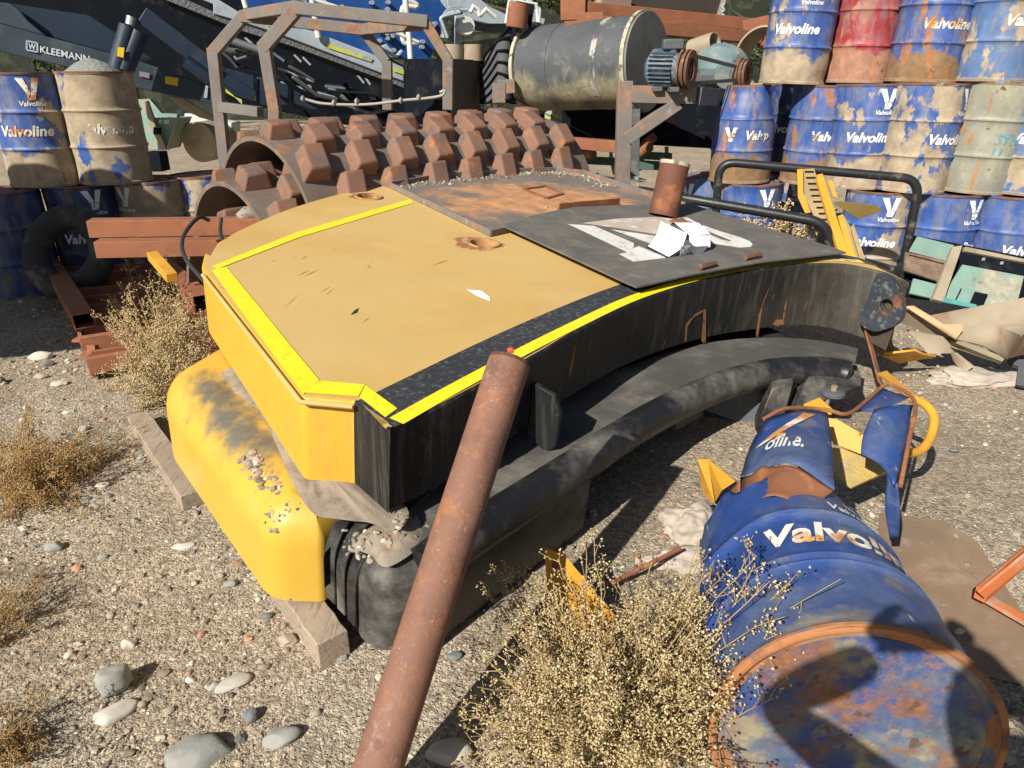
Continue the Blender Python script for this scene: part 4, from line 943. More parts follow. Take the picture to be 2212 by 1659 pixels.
# ---------- foreground burst drum ----------
fc = Vector((.70, 1.07, .29)); fe = Vector((.90, 1.95, .27))
fc = Dp(1843,1600,1.47); print('FC', fc)
ax_ = Vector((.15, .985, -.04)).normalized()
q_ = Matrix((Vector((1, 0, 0)).cross(ax_)*0 + Vector((1, 0, 0)),)) if 0 else None
zx = ax_; xx = zx.cross(Vector((0, 0, 1))).normalized(); yy = zx.cross(xx)
Mx = Matrix((xx, yy, zx)).transposed()   # local z along the axis; local -y up
fd = thing('burst_drum', 'scratched blue oil drum lying in the foreground, torn open at its far end', 'drum', fc, Mx.to_euler())
fds = [(2.0, .3, .5, .2, -1)]
def FR(a, z, r):
    d = .004*mnoise.noise(Vector((math.sin(a)*2, math.cos(a)*2, z*5)))
    for a0, z0, wa, wz, k in ((-.9, .42, .35, .12, -1.2), (.5, .7, .6, .12, -1.5), (-.2, .12, .4, .05, -.5)):
        da = (a-a0+math.pi)%(2*math.pi)-math.pi; d += .018*k*math.exp(-(da/wa)**2-((z-z0)/wz)**2)
    return (r+d*min(1, r/DR)**4)*(1-.20*max(0, z-.02)**.8)
FDH = .70
pr = [(.004, .016), (.24, .016), (DR-.016, .014), (DR-.011, 0), (DR+.004, -.002), (DR+.006, .012), (DR-.002, .022)]+[(DR-.002, z) for z in (.04, .07, .11, .15, .19, .22)]
pr += [(DR, .235), (DR+.008, .245), (DR+.001, .257), (DR+.001, .265), (DR+.008, .277), (DR, .287)]+[(DR-.002, z) for z in (.31, .34, .38, .41, .44)]
pr += [(DR, .46), (DR+.008, .470), (DR+.001, .480), (DR+.008, .490), (DR, .50)]+[(DR-.002, z) for z in (.53, .56, .60, .63, .66)]
mb = MB(); mb.lathe(pr, 96, fr=FR)
# torn free edge
base = len(mb.v)-96
for j, off in enumerate((.03, .055)):
    for k in range(96):
        a = 2*math.pi*k/96; z = .66+off*(1+1.3*mnoise.noise(Vector((math.sin(a)*4, math.cos(a)*4, j))))+.01*mnoise.noise(Vector((k*.9, j, 2))); r = FR(a, .66, DR-.003)*(1-.03*j)
        mb.v.append((r*math.sin(a), -r*math.cos(a), z))
    for k in range(96): l = (k+1)%96; o_ = base+96*j; mb.f.append((o_+k, o_+l, o_+96+l, o_+96+k)); mb.m.append(0)
ob = obj('body', mb, DM['front'], fd, local=True, smooth=40)
sm = ob.modifiers.new('thickness', 'SOLIDIFY'); sm.thickness = .0015; sm.offset = -1
mb = MB(); mb.lathe([(.003, .0145), (.10, .0142), (.2, .0145), (.255, .0125)], 64); obj('drum_end', mb, M['low_blk'] if 0 else DM['lid'], fd, local=True)
mb = MB(); mb.lathe([(DR-.010, .015), (DR-.009, -.003), (DR-.004, -.006), (DR+.003, -.004), (DR+.0065, .004), (DR+.003, .010)], 96, fr=lambda a, z, r: r+.0015*mnoise.noise(Vector((a*6, 0, 0)))); obj('rim', mb, wm('orange rusty rim', (.36, .15, .055), .75, layers=[dict(c=(.2,.09,.05), s=7, lo=.5, hi=.62), dict(c=(.05,.08,.2), s=9, lo=.62, hi=.7)]), fd, local=True, smooth=50)
def fwrap(vs, x0, z0, s, rot=0, out=.003):
    o_ = []
    for a, b in vs:
        th = (x0+a*s)/DR; z = z0+b*s; r = FR(th, z, DR)+out; o_.append((r*math.sin(th), -r*math.cos(th), z))
    return o_
FT = .065
mb = MB(); v, f = text_mesh('Valvoline', 1, .2, .036, .98); mb.add(fwrap(v, FT, .335, .125), f); obj('lettering', mb, WR_, fd, local=True, smooth=0)
mb = MB(); v, f = text_mesh('Valvoline', 1, .2, .02, .95); mb.add(fwrap(v, FT+.09, .522, .056), f); obj('lettering', mb, M['white'], fd, local=True, smooth=0)
mb = MB()
for q in EMB[2:]:
    v, f = gridq(q, 4); mb.add(fwrap(v, FT+.10, .655, .07), f)
obj('emblem', mb, WR_, fd, local=True, smooth=0)
# torn flap peeled up and back
def sheet(pts2, name, mat, par, th=.002, n=7, wig=.006, seed=1):
    """pts2: grid rows of 3-D points (rows x cols) -> smooth bent sheet"""
    rows = [spline(r, 4) for r in pts2]; cols = list(zip(*rows)); cols = [spline(c, 4) for c in cols]
    m = len(cols[0]); mb = MB()
    for i, c in enumerate(cols):
        for j, p in enumerate(c):
            e = wig*mnoise.noise(p*9+Vector((seed, 0, 0))); mb.v.append(tuple(p+Vector((0, e, e))))
    for i in range(len(cols)-1):
        for j in range(m-1): mb.f.append((i*m+j, (i+1)*m+j, (i+1)*m+j+1, i*m+j+1)); mb.m.append(0)
    o = obj(name, mb, mat, par, smooth=50, local=False) if par is None or par.type != 'EMPTY' or par.rotation_euler.to_matrix() == Matrix.Identity(3) else None
    if o is None:
        mw = (Matrix.Translation(par.location) @ par.rotation_euler.to_matrix().to_4x4()).inverted(); mb.v = [tuple(mw @ Vector(p)) for p in mb.v]; o = obj(name, mb, mat, par, smooth=50, local=True)
    s_ = o.modifiers.new('t', 'SOLIDIFY'); s_.thickness = th; return o
def q3(x, y, z): return Zp(x, y, z)
flap = [[q3(1655,905,.50), q3(1720,888,.53), q3(1788,893,.50)],
        [q3(1625,955,.47), q3(1715,930,.57), q3(1796,960,.55)],
        [q3(1600,1030,.44), q3(1700,1002,.59), q3(1802,1058,.575)]]
sheet(flap, 'torn_flap', DM['front'], fd, seed=2)
mb = MB(); v, f = text_mesh('oline.', 1, .2, .02, .95)
def onflap(u, w):
    # bilinear on the flap lower part, u right, w up
    a = flap[2][0].lerp(flap[2][2], u); b = flap[0][0].lerp(flap[0][2], u); mid = flap[1][1].lerp(flap[2][1], .6); p = a.lerp(b, w); k = max(0, 1-4*(u-.5)**2)
    top = flap[2][1].lerp(flap[0][1], w) if w >= 0 else p; chord = (flap[2][0]+flap[2][2])/2; chord = chord.lerp((flap[0][0]+flap[0][2])/2, w)
    return p+(top-chord)*k+Vector((0, -.012, .012))
mi_ = (Matrix.Translation(fd.location) @ fd.rotation_euler.to_matrix().to_4x4()).inverted()
mb.add([tuple(mi_ @ onflap(.40+a*.225, .28+b*.34)) for a, b in v], f); obj('lettering', mb, M['white'], fd, local=True, smooth=0)
mb = MB()
for q in ([(.02, .42), (.10, .42), (.40, .60), (.55, .86)], [(.12, .42), (.22, .47), (.78, .90), (.60, .92)], [(.25, .42), (.34, .43), (.40, .52), (.30, .54)]):
    v, f = gridq(q, 6); mb.add([tuple(mi_ @ onflap(a, b)) for a, b in v], f)
obj('emblem', mb, WR_, fd, local=True, smooth=0)
under = [[q3(1600,1030,.44), q3(1700,1004,.585), q3(1800,1058,.57)], [q3(1600,1068,.42), q3(1690,1038,.57), q3(1780,1062,.57)], [q3(1606,1115,.42), q3(1655,1082,.55), q3(1740,1074,.575)]]
sheet(under, 'torn_edge', M['rust'], fd, seed=3, wig=.024)
curl = [[q3(1598,1035,.43), q3(1560,1075,.30), q3(1540,1125,.22)], [q3(1600,1080,.38), q3(1575,1110,.27), q3(1560,1145,.2)]]
sheet(curl, 'torn_edge', M['rust'], fd, seed=4, wig=.03)
# lid collar and hanging strip at the far side
strip_ = [[q3(1860,985,.40), q3(1866,930,.44), q3(1888,886,.47)], [q3(1902,1005,.40), q3(1914,945,.45), q3(1930,880,.48)], [q3(1932,1052,.38), q3(1956,960,.42), q3(1972,872,.46)]]
sheet(strip_, 'torn_flap', DM['front'], fd, seed=5, wig=.01)
st2 = [[q3(1845,880,.42), q3(1885,850,.44), q3(1905,836,.45)], [q3(1880,893,.46), q3(1915,880,.47), q3(1965,860,.46)]]
sheet(st2, 'torn_flap', DM['front'], fd, seed=6)
st3 = [[q3(1915,1025,.38), q3(1912,1100,.27), q3(1922,1165,.14)], [q3(1938,1045,.38), q3(1945,1110,.27), q3(1940,1165,.14)]]
sheet(st3, 'torn_flap', DM['front'], fd, seed=7)
mb = MB(); hoop = [q3(1650,905,.49), q3(1700,882,.50), q3(1780,884,.46), q3(1836,892,.44), q3(1905,836,.46), q3(1930,832,.46), q3(1976,868,.46), q3(1965,945,.44), q3(1945,1050,.36)]
mb.tube(spline(hoop, 6), .0075, 8); mb.v = [tuple(mi_ @ Vector(p)) for p in mb.v]; obj('bent_rim', mb, M['rust'], fd, local=True)
# ---------- yellow step parts around the burst drum ----------
def ypl(name, pl, th, mat, par=None, label=None, cat=None, bevel=.002, vec=None, group=None):
    P = [q3(*q) for q in pl]; mb = MB(); n = (P[1]-P[0]).cross(P[2]-P[0]).normalized()
    if n.dot(CAM-P[0]) > 0: n = -n
    mb.plate(P, n*th if vec is None else vec); o = obj(name, mb, mat, par, bevel=bevel)
    if label: tag(o, label, cat, group)
    return o
st_ = thing('yellow_step', 'yellow bent step bracket with dimpled tread and tube handle behind the burst drum', 'step', q3(1850,1010,.12))
M['tread'] = wm('yellow dimpled tread', (.50, .36, .10), .6, layers=[dict(c=MUD, s=5, lo=.5, hi=.7, a=.8)], bump=.3, bump2=.3, bs2=60)
ypl('tread', [(1795,965,.30),(1800,1022,.26),(1840,1052,.24),(1915,1018,.24),(1932,985,.26),(1860,975,.29)], .012, M['tread'], st_)
ypl('side_plate', [(1786,902,.40),(1808,905,.40),(1868,940,.36),(1870,985,.30),(1800,958,.32)], .01, M['ochre'], st_)
ypl('side_plate', [(1880,1040,.2),(1935,1015,.2),(1935,980,.28),(1925,990,.24),(1850,1055,.16)], .01, M['ochre'], st_)
ypl('side_plate', [(1735,873,.30),(1770,858,.33),(1800,885,.32),(1795,893,.31),(1742,892,.28)], .01, M['ochre'], st_)
ypl('side_plate', [(1895,806,.3),(1915,800,.3),(1975,850,.36),(1965,862,.36),(1920,822,.32)], .012, M['ochre'], st_)
mb = MB(); mb.tube(spline([q3(1965,858,.36), q3(2000,875,.36), q3(2018,905,.33), q3(2008,950,.28), q3(1985,975,.26), q3(1958,978,.28)], 6), .018, 14); obj('handle', mb, M['ochre'], st_)
def gusset(pl, pl2, label):
    g = thing('mounting_bracket', label, 'bracket', q3(pl[0][0], pl[0][1], 0))
    ypl('web', pl, .008, M['ochre'], g); ypl('flange', pl2, .008, M['ochre'], g)
    c = [(pl2[0][k]+pl2[1][k])/2*.5+(pl2[2][k]+pl2[3][k])/2*.5 for k in range(3)]
    mb = MB()
    for t in (.25, .75):
        a = Vector(pl2[0]).lerp(Vector(pl2[3]), t); b = Vector(pl2[1]).lerp(Vector(pl2[2]), t); m_ = (a+b)/2; p = q3(*m_); mb.tube([p+Vector((0, -.004, .003)), p+Vector((0, -.001, .001))], .012, 12)
    obj('bolt_hole', mb, M['rust'], g)
gusset([(1530,992,.22),(1590,1040,.12),(1560,1060,.08),(1545,1085,.05)], [(1507,992,.22),(1530,992,.22),(1545,1090,.05),(1520,1070,.05)], 'small yellow triangular bracket with two holes left of the torn blue flap')
gusset([(1225,1205,.24),(1335,1335,.08),(1325,1420,.02),(1215,1300,.06)], [(1175,1185,.24),(1222,1200,.24),(1216,1300,.06),(1185,1305,.05)], 'yellow triangular bracket standing inside the dry bush')
ypl('yellow_plate', [(1200,1325,.05),(1290,1345,.1),(1330,1400,.06),(1240,1440,.02),(1195,1370,.02)], .008, M['ochre'], None, 'yellow perforated plate lying under the bracket in the dry bush', 'plate')
# filler cap
fcx = q3(1803,905,.10); g = thing('filler_cap', 'dusty grey round filler cap on a short stem behind the burst drum', 'cap', q3(1790,905,0))
mb = MB(); c = q3(1800,850,.17)
mb.lathe([(.004, .018), (.045, .016), (.055, .008), (.055, -.006), (.045, -.014), (.004, -.016)], 24, o=c); obj('disc', mb, M['st'] if 0 else M['dark_grey'], g, smooth=40)
mb = MB(); mb.tube([c+Vector((0, 0, .016)), c+Vector((0, 0, .04))], .016, 12); obj('knob', mb, M['tan_metal'], g)
mb = MB(); mb.tube([c-Vector((.02, 0, .016)), q3(1775,905,.0)], .012, 10); obj('stem', mb, M['steel'], g)
# crumbling concrete
mb = MB(); v, f = I3
def lump(name, c, sc, seed, mat, label, cat, amp=.35, cuts=3):
    rg = np.random.default_rng(seed); v, f = ico(5); out = []
    for p in v:
        p = Vector(p); n = mnoise.fractal(p*1.3+Vector((seed, 0, 0)), 1, 2, 4); q = p*(1+amp*n)
        out.append((q.x*sc[0], q.y*sc[1], max(q.z*sc[2], -.02)))
    mb = MB(); mb.add(out, [tuple(int(i) for i in t) for t in f]); o = obj(name, mb, mat, local=True, smooth=70); o.location = c; return tag(o, label, cat)
lump('concrete_lump', q3(1500,1145,.0), (.13, .10, .10), 3, M['concrete'], 'pale crumbling concrete lump standing between the yellow bracket and the burst drum', 'rubble')
lump('concrete_lump', q3(1475,1215,.0), (.14, .06, .045), 8, M['concrete'], 'flatter pale concrete lump at the back of the dry bush', 'rubble')
lump('concrete_lump', q3(2110,815,-.08), (.30, .12, .05), 9, M['concrete'], 'low pile of pale rubble below the tan scrap sheet at right', 'rubble')
# dark strap on the ground under the casting and thin rod
mb = MB(); mb.tube(spline([q3(1040,1300,.01), q3(1038,1225,.07), q3(1060,1212,.08), q3(1110,1235,.05), q3(1085,1255,.03), q3(1050,1300,.02), q3(1065,1315,.01), q3(1085,1300,.01)], 6), .006, 8); tag(obj('cable', mb, M['cable']), 'thin dark looped cable on the dirt beside the black casting', 'cable')
mb = MB(); mb.tube([q3(1320,1260,.05), q3(1470,1185,.08)], .008, 8); tag(obj('steel_rod', mb, M['rust']), 'thin rusty rod lying beside the yellow bracket in the bush', 'rod')
# ---------- rusty sheet and orange angle on the right ----------
mb = MB(); P = [q3(x, y, .012) for x, y in [(1900,1105),(2035,1120),(2110,1170),(2216,1330),(2330,1500),(1980,1420),(1900,1250)]]; mb.plate([p+Vector((0,0,gz(p.x,p.y))) for p in P], (0, 0, -.006)); tag(obj('ground_sheet', mb, M['rustplate'], bevel=.001), 'flat rusty brown steel sheet on the ground right of the burst drum', 'sheet')
ang = thing('angle_frame', 'orange primed angle iron triangle poking in at the right edge', 'frame', q3(2118,1285,.02))
mb = MB(); mb.beam(q3(2118,1285,.09), q3(2300,1130,.09), .035, .045, hollow=0); mb.beam(q3(2118,1285,.12), q3(2260,1170,.3), .01, .04); obj('rail', mb, M['orange'], ang, bevel=.002)
mb = MB(); mb.beam(q3(2118,1285,.05), q3(2300,1390,.05), .04, .012); obj('rail', mb, M['orange'], ang, bevel=.002)
# ---------- black rails ----------
def rail(label, path, r, Ys):
    P = [Yp(x, y, Y) for (x, y), Y in zip(path, Ys)]; P = fillet([P[0]]+P[1:-1]+[P[-1]], [0]+[.13]*(len(P)-2)+[0], 8); mb = MB(); mb.tube(P, r, 18)
    t = thing('black_railing', label, 'railing', (P[0].x, P[0].y, P[0].z)); obj('tube', mb, M['black'], t, smooth=60); return t
t = rail('tall bent black tube railing frame standing in front of the drum wall', [(1540,560),(1554,349),(1988,387),(1938,640)], .032, [5.7, 5.7, 5.3, 5.3])
mb = MB(); mb.tube([Yp(1790,545,5.3), Yp(1948,588,5.3)], .032, 14); obj('lower_rail', mb, M['black'], t)
rail('low black tube railing running from behind the stub pipe to a bent post', [(1380,412),(1500,432),(1788,482),(1800,600)], .035, [5.5, 5.25, 4.9, 4.9])
# ---------- yellow perforated step leaning ----------
Z4 = lambda x, y: ((x/2.766+2800)/1.736, (y/2.766+600)/1.736)
def Yq(q, Y): return Yp(*Z4(*q), Y)
t = thing('yellow_step', 'tall yellow ladder step channel with perforated tread leaning behind the slab', 'step', Yp(1860,600,4.8))
def yq(name, pl, Y0, Y1, mat, th=.008):
    P = []
    for x, y in pl: k = (y-90)/950; P.append(Yq((x, y), Y0+(Y1-Y0)*k))
    n = (P[1]-P[0]).cross(P[2]-P[0]).normalized(); n = -n if n.dot(CAM-P[0]) > 0 else n
    mb = MB(); mb.plate(P, n*th); return obj(name, mb, mat, t, bevel=.002)
M['perf'] = wm('tan perforated tread', (.33, .24, .12), .75, layers=[dict(c=(.2, .13, .06), s=7, lo=.5, hi=.7, a=.7)], bump=.3)
yq('flange', [(525,95),(585,90),(592,350),(668,545),(610,550),(535,385)], 5.25, 4.75, M['ochre'])
yq('tread', [(588,92),(700,85),(880,640),(975,985),(880,940),(680,540),(590,350)], 5.3, 4.8, M['perf'])
mb = MB()
for r_ in range(14):
    for c_ in range(4):
        x = 612+r_*18+c_*24; y = 120+r_*62
        if r_ > 5: x = 640+(r_-2)*24+c_*24
        p = Yq((x, y), 5.3-.5*(y-90)/950-.012); mb = MB(); mb.box(p, (.016, .004, .009)); obj('perforation', mb, M['shade_black'], t, smooth=0)
yq('flange', [(735,150),(790,140),(1075,1030),(970,995),(735,205)], 5.22, 4.72, M['ochre'], .03)
yq('flange', [(838,218),(885,208),(945,395),(900,380)], 5.3, 4.8, M['ochre'])
yq('flange', [(945,580),(995,560),(1145,1040),(1070,1025)], 5.3, 4.8, M['ochre'])
yq('flange', [(1080,700),(1110,660),(1245,1075),(1190,1070)], 5.35, 4.85, M['perf'])
yq('tread', [(1000,560),(1080,700),(1195,1070),(1130,1040)], 5.42, 4.9, M['perf'])
yq('end_plate', [(890,445),(960,425),(1340,470),(1425,525),(1165,615)], 5.1, 5.2, wm('olive shaded plate', (.20,.14,.04), .6, bump=.1))
# ---------- green locker panels ----------
Z5 = lambda x, y: ((x/2.0734+3200)/1.736, (y/2.0734+700)/1.736)
t = thing('green_cabinet', 'faded sea green metal cabinet shell with a brown inner panel lying open at the right', 'cabinet', Yp(2080,650,5.0))
def g5(name, pl, Y, mat, th=.02, par=None, b=.003):
    P = [Yp(*Z5(x, y), Y if not isinstance(Y, tuple) else Y[0]+(Y[1]-Y[0])*(y-400)/500) for x, y in pl]; mb = MB(); n = (P[1]-P[0]).cross(P[2]-P[0]).normalized(); n = -n if n.dot(CAM-P[0]) > 0 else n
    mb.plate(P, n*th); return obj(name, mb, mat, par or t, bevel=b)
g5('back_panel', [(440,370),(1420,560),(1330,980),(600,880),(390,850)], (5.35, 5.05), M['shade_black'], .02)
g5('door', [(500,385),(785,455),(742,572),(440,492)], (5.25, 4.95), M['green'])
g5('inner_panel', [(405,505),(735,578),(665,738),(398,650)], (5.22, 4.92), wm('brown panel', (.12,.085,.055), .8, layers=[dict(c=(.2,.13,.09), s=6, lo=.5, hi=.65)]))
g5('door', [(470,712),(650,758),(612,868),(440,828)], (5.22, 4.92), M['green'])
g5('frame_bar', [(775,465),(850,455),(700,895),(618,872)], (5.12, 4.82), M['tan_metal'], .04)
g5('frame_bar', [(440,492),(742,570),(738,580),(436,502)], (5.15, 4.85), M['steel'], .01)
g5('frame_bar', [(660,738),(735,578),(745,580),(672,742)], (5.15, 4.85), M['green'], .01)
g5('panel', [(850,605),(1330,695),(1285,870),(1010,945),(690,868)], (5.2, 4.9), M['green'])
g5('top_flange', [(872,465),(1400,575),(1400,600),(865,500)], (5.05, 4.8), M['tan_metal'], .03)
g5('bottom_flange', [(700,858),(965,918),(940,945),(690,895)], (5.1, 4.82), wm('bright turquoise flange', (.08,.28,.25), .5), .01)
g5('cutout', [(945,815),(1050,835),(1010,925),(905,905)], (5.17, 4.87), M['shade_black'], .004)
g5('cutout', [(838,785),(845,790),(800,880),(793,876)], (5.17, 4.87), M['shade_black'], .004)
for c in ((1012,563),(1155,593)):
    mb = MB(); p = Yp(*Z5(*c), 4.98); mb.box(p, (.022, .004, .02)); obj('bolt', mb, M['steel'], t)
# ---------- scrap sheets right ----------
def scrap(label, pl, mat, zs, th=.01, cat='scrap sheet', name='scrap_sheet'):
    P = [Zp(*Z5(x, y), z) for (x, y), z in zip(pl, zs)]; c = sum(P, Vector())/len(P); mb = MB()
    n = Vector((0, 0, 0))
    for i in range(len(P)): n += (P[i]-c).cross(P[(i+1)%len(P)]-c)
    n.normalize(); n = -n if n.z > 0 else n
    k = len(P); mb.v = [tuple(p) for p in P]+[tuple(c+n*-.0)]+[tuple(p+n*th) for p in P]+[tuple(c+n*th)]
    for i in range(k): l = (i+1)%k; mb.f += [(i, l, k), (k+1+l, k+1+i, 2*k+1), (i, k+1+i, k+1+l, l)]
    mb.m = [0]*len(mb.f); return tag(obj(name, mb, mat, None, bevel=0, smooth=75), label, cat)
scrap('large crumpled tan sheet with a dark dent, topmost of the scrap pile at right', [(600,1000),(880,945),(1340,860),(1500,900),(1400,1050),(1290,1150),(1185,1330),(1000,1230),(790,1180)], M['tan_metal'], [.18,.30,.42,.40,.30,.34,.12,.14,.16], .02)
mb = MB(); p = Zp(*Z5(992,1000), .30); mb.box(p, (.001, .001, .001))
scrap('tan folded strip along the top of the scrap pile beside the drilled lug', [(400,930),(470,925),(800,1120),(850,1070),(855,1110),(800,1185),(740,1150)], wm('orange tan strip', (.46,.30,.16), .7), [.30,.31,.20,.24,.22,.17,.18])
scrap('grey tan long plate under the crumpled sheet in the scrap pile', [(370,1010),(420,940),(735,1150),(740,1205),(380,1050)], M['tan_metal'], [.2,.28,.15,.10,.16])
scrap('long narrow olive plate edge at the bottom of the crumpled sheet', [(740,1160),(830,1190),(1185,1330),(1170,1350),(820,1230),(738,1205)], wm('olive plate', (.22,.19,.12), .7), [.13,.15,.11,.08,.10,.09], .03)
scrap('curved grey galvanised channel piece lying in front of the scrap pile', [(415,1115),(700,1165),(805,1275),(790,1295),(580,1300),(540,1250)], M['tan_metal'], [.16,.14,.05,.03,.03,.06], .02)
scrap('triangular bent plate on the dirt at the right of the scrap pile', [(770,1290),(805,1290),(940,1395),(870,1442),(790,1350)], M['tan_metal'], [.06,.07,.0,-.04,.0], .015)
scrap('shaded ochre plate sticking out under the drilled lug', [(185,1240),(240,1290),(480,1262),(540,1290),(640,1310),(350,1360),(215,1300)], M['ochre'], [.05,.10,.13,.08,.03,-.02,.04], .012)
scrap('bent brown plate at the right edge with a round hinge lug', [(1190,1330),(1260,1300),(1400,1310),(1400,1560),(1265,1540),(1280,1400),(1200,1370)], M['dark_grey'], [.02,.05,.05,-.05,-.06,-.02,-.0], .02)
scrap('tan triangular sheet leaning at the right edge behind the hinge lug', [(1185,1330),(1255,1170),(1400,1060),(1400,1300),(1300,1300)], wm('warm tan sheet', (.38,.27,.18), .7), [.1,.28,.34,.08,.06], .01)
mb = MB(); mb.beam(Yp(1868,700,3.9), Yp(1903,830,3.35), .045, .01, (0, -1, 0)); tag(obj('drilled_strap', mb, M['rust'], None, bevel=.002), 'rusty flat strap with a hole hanging below the drilled lug', 'strap')
scrap('olive bent box section under the right end of the slab', [(200,1110),(335,1040),(300,1190),(325,1280),(190,1250)], wm('dark olive', (.13,.11,.06), .7), [.18,.3,.16,.04,.04], .05)
# ---------- rusty grate rack, left ----------
t = thing('steel_rack', 'rusty steel grate rack with square tube sides lying behind the left dry bush', 'rack', Zp(200,800,0))
def bm_(name, a, b, w, h, hollow=0, mat='rust_red', par=None, up=(0, 0, 1)):
    mb = MB(); mb.beam(a, b, w, h, up, hollow); return obj(name, mb, M[mat], par or t, bevel=.003 if not hollow else .0015)
RZ = .22
bm_('side_tube', Zp(182,693,RZ), Zp(105,562,RZ), .125, .10, .006)
bm_('side_tube', Zp(440,655,RZ), Zp(345,568,RZ), .13, .12, .006)
for k in range(11):
    f = k/10; a = Zp(118,572,RZ-.05).lerp(Zp(198,770,RZ-.10), f); b = Zp(420,560,RZ-.05).lerp(Zp(520,720,RZ-.10), f); bm_('bar', a, b, .028, .07)
bm_('cross_beam', Zp(175,745,.16), Zp(520,690,.16), .05, .10)
bm_('cross_beam', Zp(190,790,.10), Zp(520,735,.10), .05, .10)
for a in ((168,742,.17),(195,800,.10)): pass
mb = MB(); P0 = Zp(140,640,.14); P1 = Zp(200,800,.07); mb.beam(P0, P1, .02, .10)
for k in range(5): p = P0.lerp(P1, .1+.2*k); mb.box(p+Vector((-.02, 0, .03)), (.05, .06, .02))
obj('notched_rail', mb, M['rust_red'], t, bevel=.002)
bm_('post', Zp(200,745,.17), Zp(206,808,.0), .05, .05)
# two long beams
t = thing('steel_beam', 'upper of two long rust red square beams lying behind the left bush', 'beam', Zp(400,520,.3)); bm_('tube', Yp(196,492,4.35), Yp(640,486,4.6), .12, .10, par=t)
t = thing('steel_beam', 'lower of two long rust red square beams lying behind the left bush', 'beam', Zp(400,560,.2)); bm_('tube', Yp(212,536,4.2), Yp(600,530,4.4), .12, .095, par=t)
mb = MB(); mb.beam(Yp(330,552,4.15), Yp(372,600,3.8), .06, .05); tag(obj('steel_offcut', mb, M['ochre'], None, bevel=.003), 'short ochre coloured bar below the two rust red beams', 'bar')
mb = MB(); pth = spline([Yp(443,610,3.4), Yp(402,560,3.7), Yp(393,525,3.9), Yp(405,495,4.1), Yp(430,470,4.25), Yp(452,476,4.3)], 6); mb.tube(pth, .011, 8)
mb.tube(spline([Yp(478,472,4.3), Yp(476,500,4.2), Yp(484,530,4.0)], 5), .011, 8); tag(obj('black_strap', mb, M['cable']), 'black strap looped over the two rust red beams', 'strap')
# tyre in shade
mb = MB(); c = Yp(150,545,5.6); ring = []
for k in range(40):
    a = 2*math.pi*k/40; ring.append((c.x+.26*math.cos(a), c.y+.14*math.sin(a), c.z+.25*math.sin(a)))
mb.tube(ring, .10, 16, closed=True); tag(obj('tyre', mb, wm('dusty tyre rubber', (.04,.04,.038), .9, layers=[dict(c=(.2,.18,.14), s=5, lo=.5, hi=.7, a=.6)], bump=.4), None, smooth=60), 'dusty black tyre leaning against the lower drums in shade at left', 'tyre')
# made-up deck out of view, shaped to shade the tyre and the ground
t = thing('shade_deck', 'unseen platform on posts, added beyond the left edge to throw the dark shade', 'platform', (-6.5, 3, 0))
mb = MB(); mb.plate([(-4.12, 2.25, 2.4), (-8.6, .55, 2.4), (-8.6, 4.4, 2.4), (-4.35, 4.55, 2.4)], (0, 0, -.14)); obj('deck', mb, M['dark_grey'], t)
for x, y in ((-5.0, 2.2), (-8.2, 1.0), (-8.2, 4.1), (-5.3, 4.1)): mb = MB(); mb.box((x, y, 1.13), (.12, .12, 2.26)); obj('post', mb, M['dark_grey'], t)
# ---------- driftwood ----------
mb = MB(); a = Yp(520,475,4.55); b = Yp(655,418,4.75); P = [a.lerp(b, i/9)+Vector((0, 0, .02*math.sin(i*1.7))) for i in range(10)]; mb.tube(P, [.045, .05, .05, .048, .05, .052, .055, .055, .045, .02], 12)
tag(obj('log', mb, M['wood2'], None, smooth=60), 'weathered grey log propped against the roller shells', 'log')
mb = MB(); a = Yp(560,478,4.7); b = Yp(680,462,4.9); mb.tube([a, b], .03, 10); mb.tube([Yp(640,425,4.9), Yp(692,436,5.0)], .06, 10)
tag(obj('log', mb, M['wood2'], None, smooth=60), 'smaller shaded log below the roller shells', 'log')
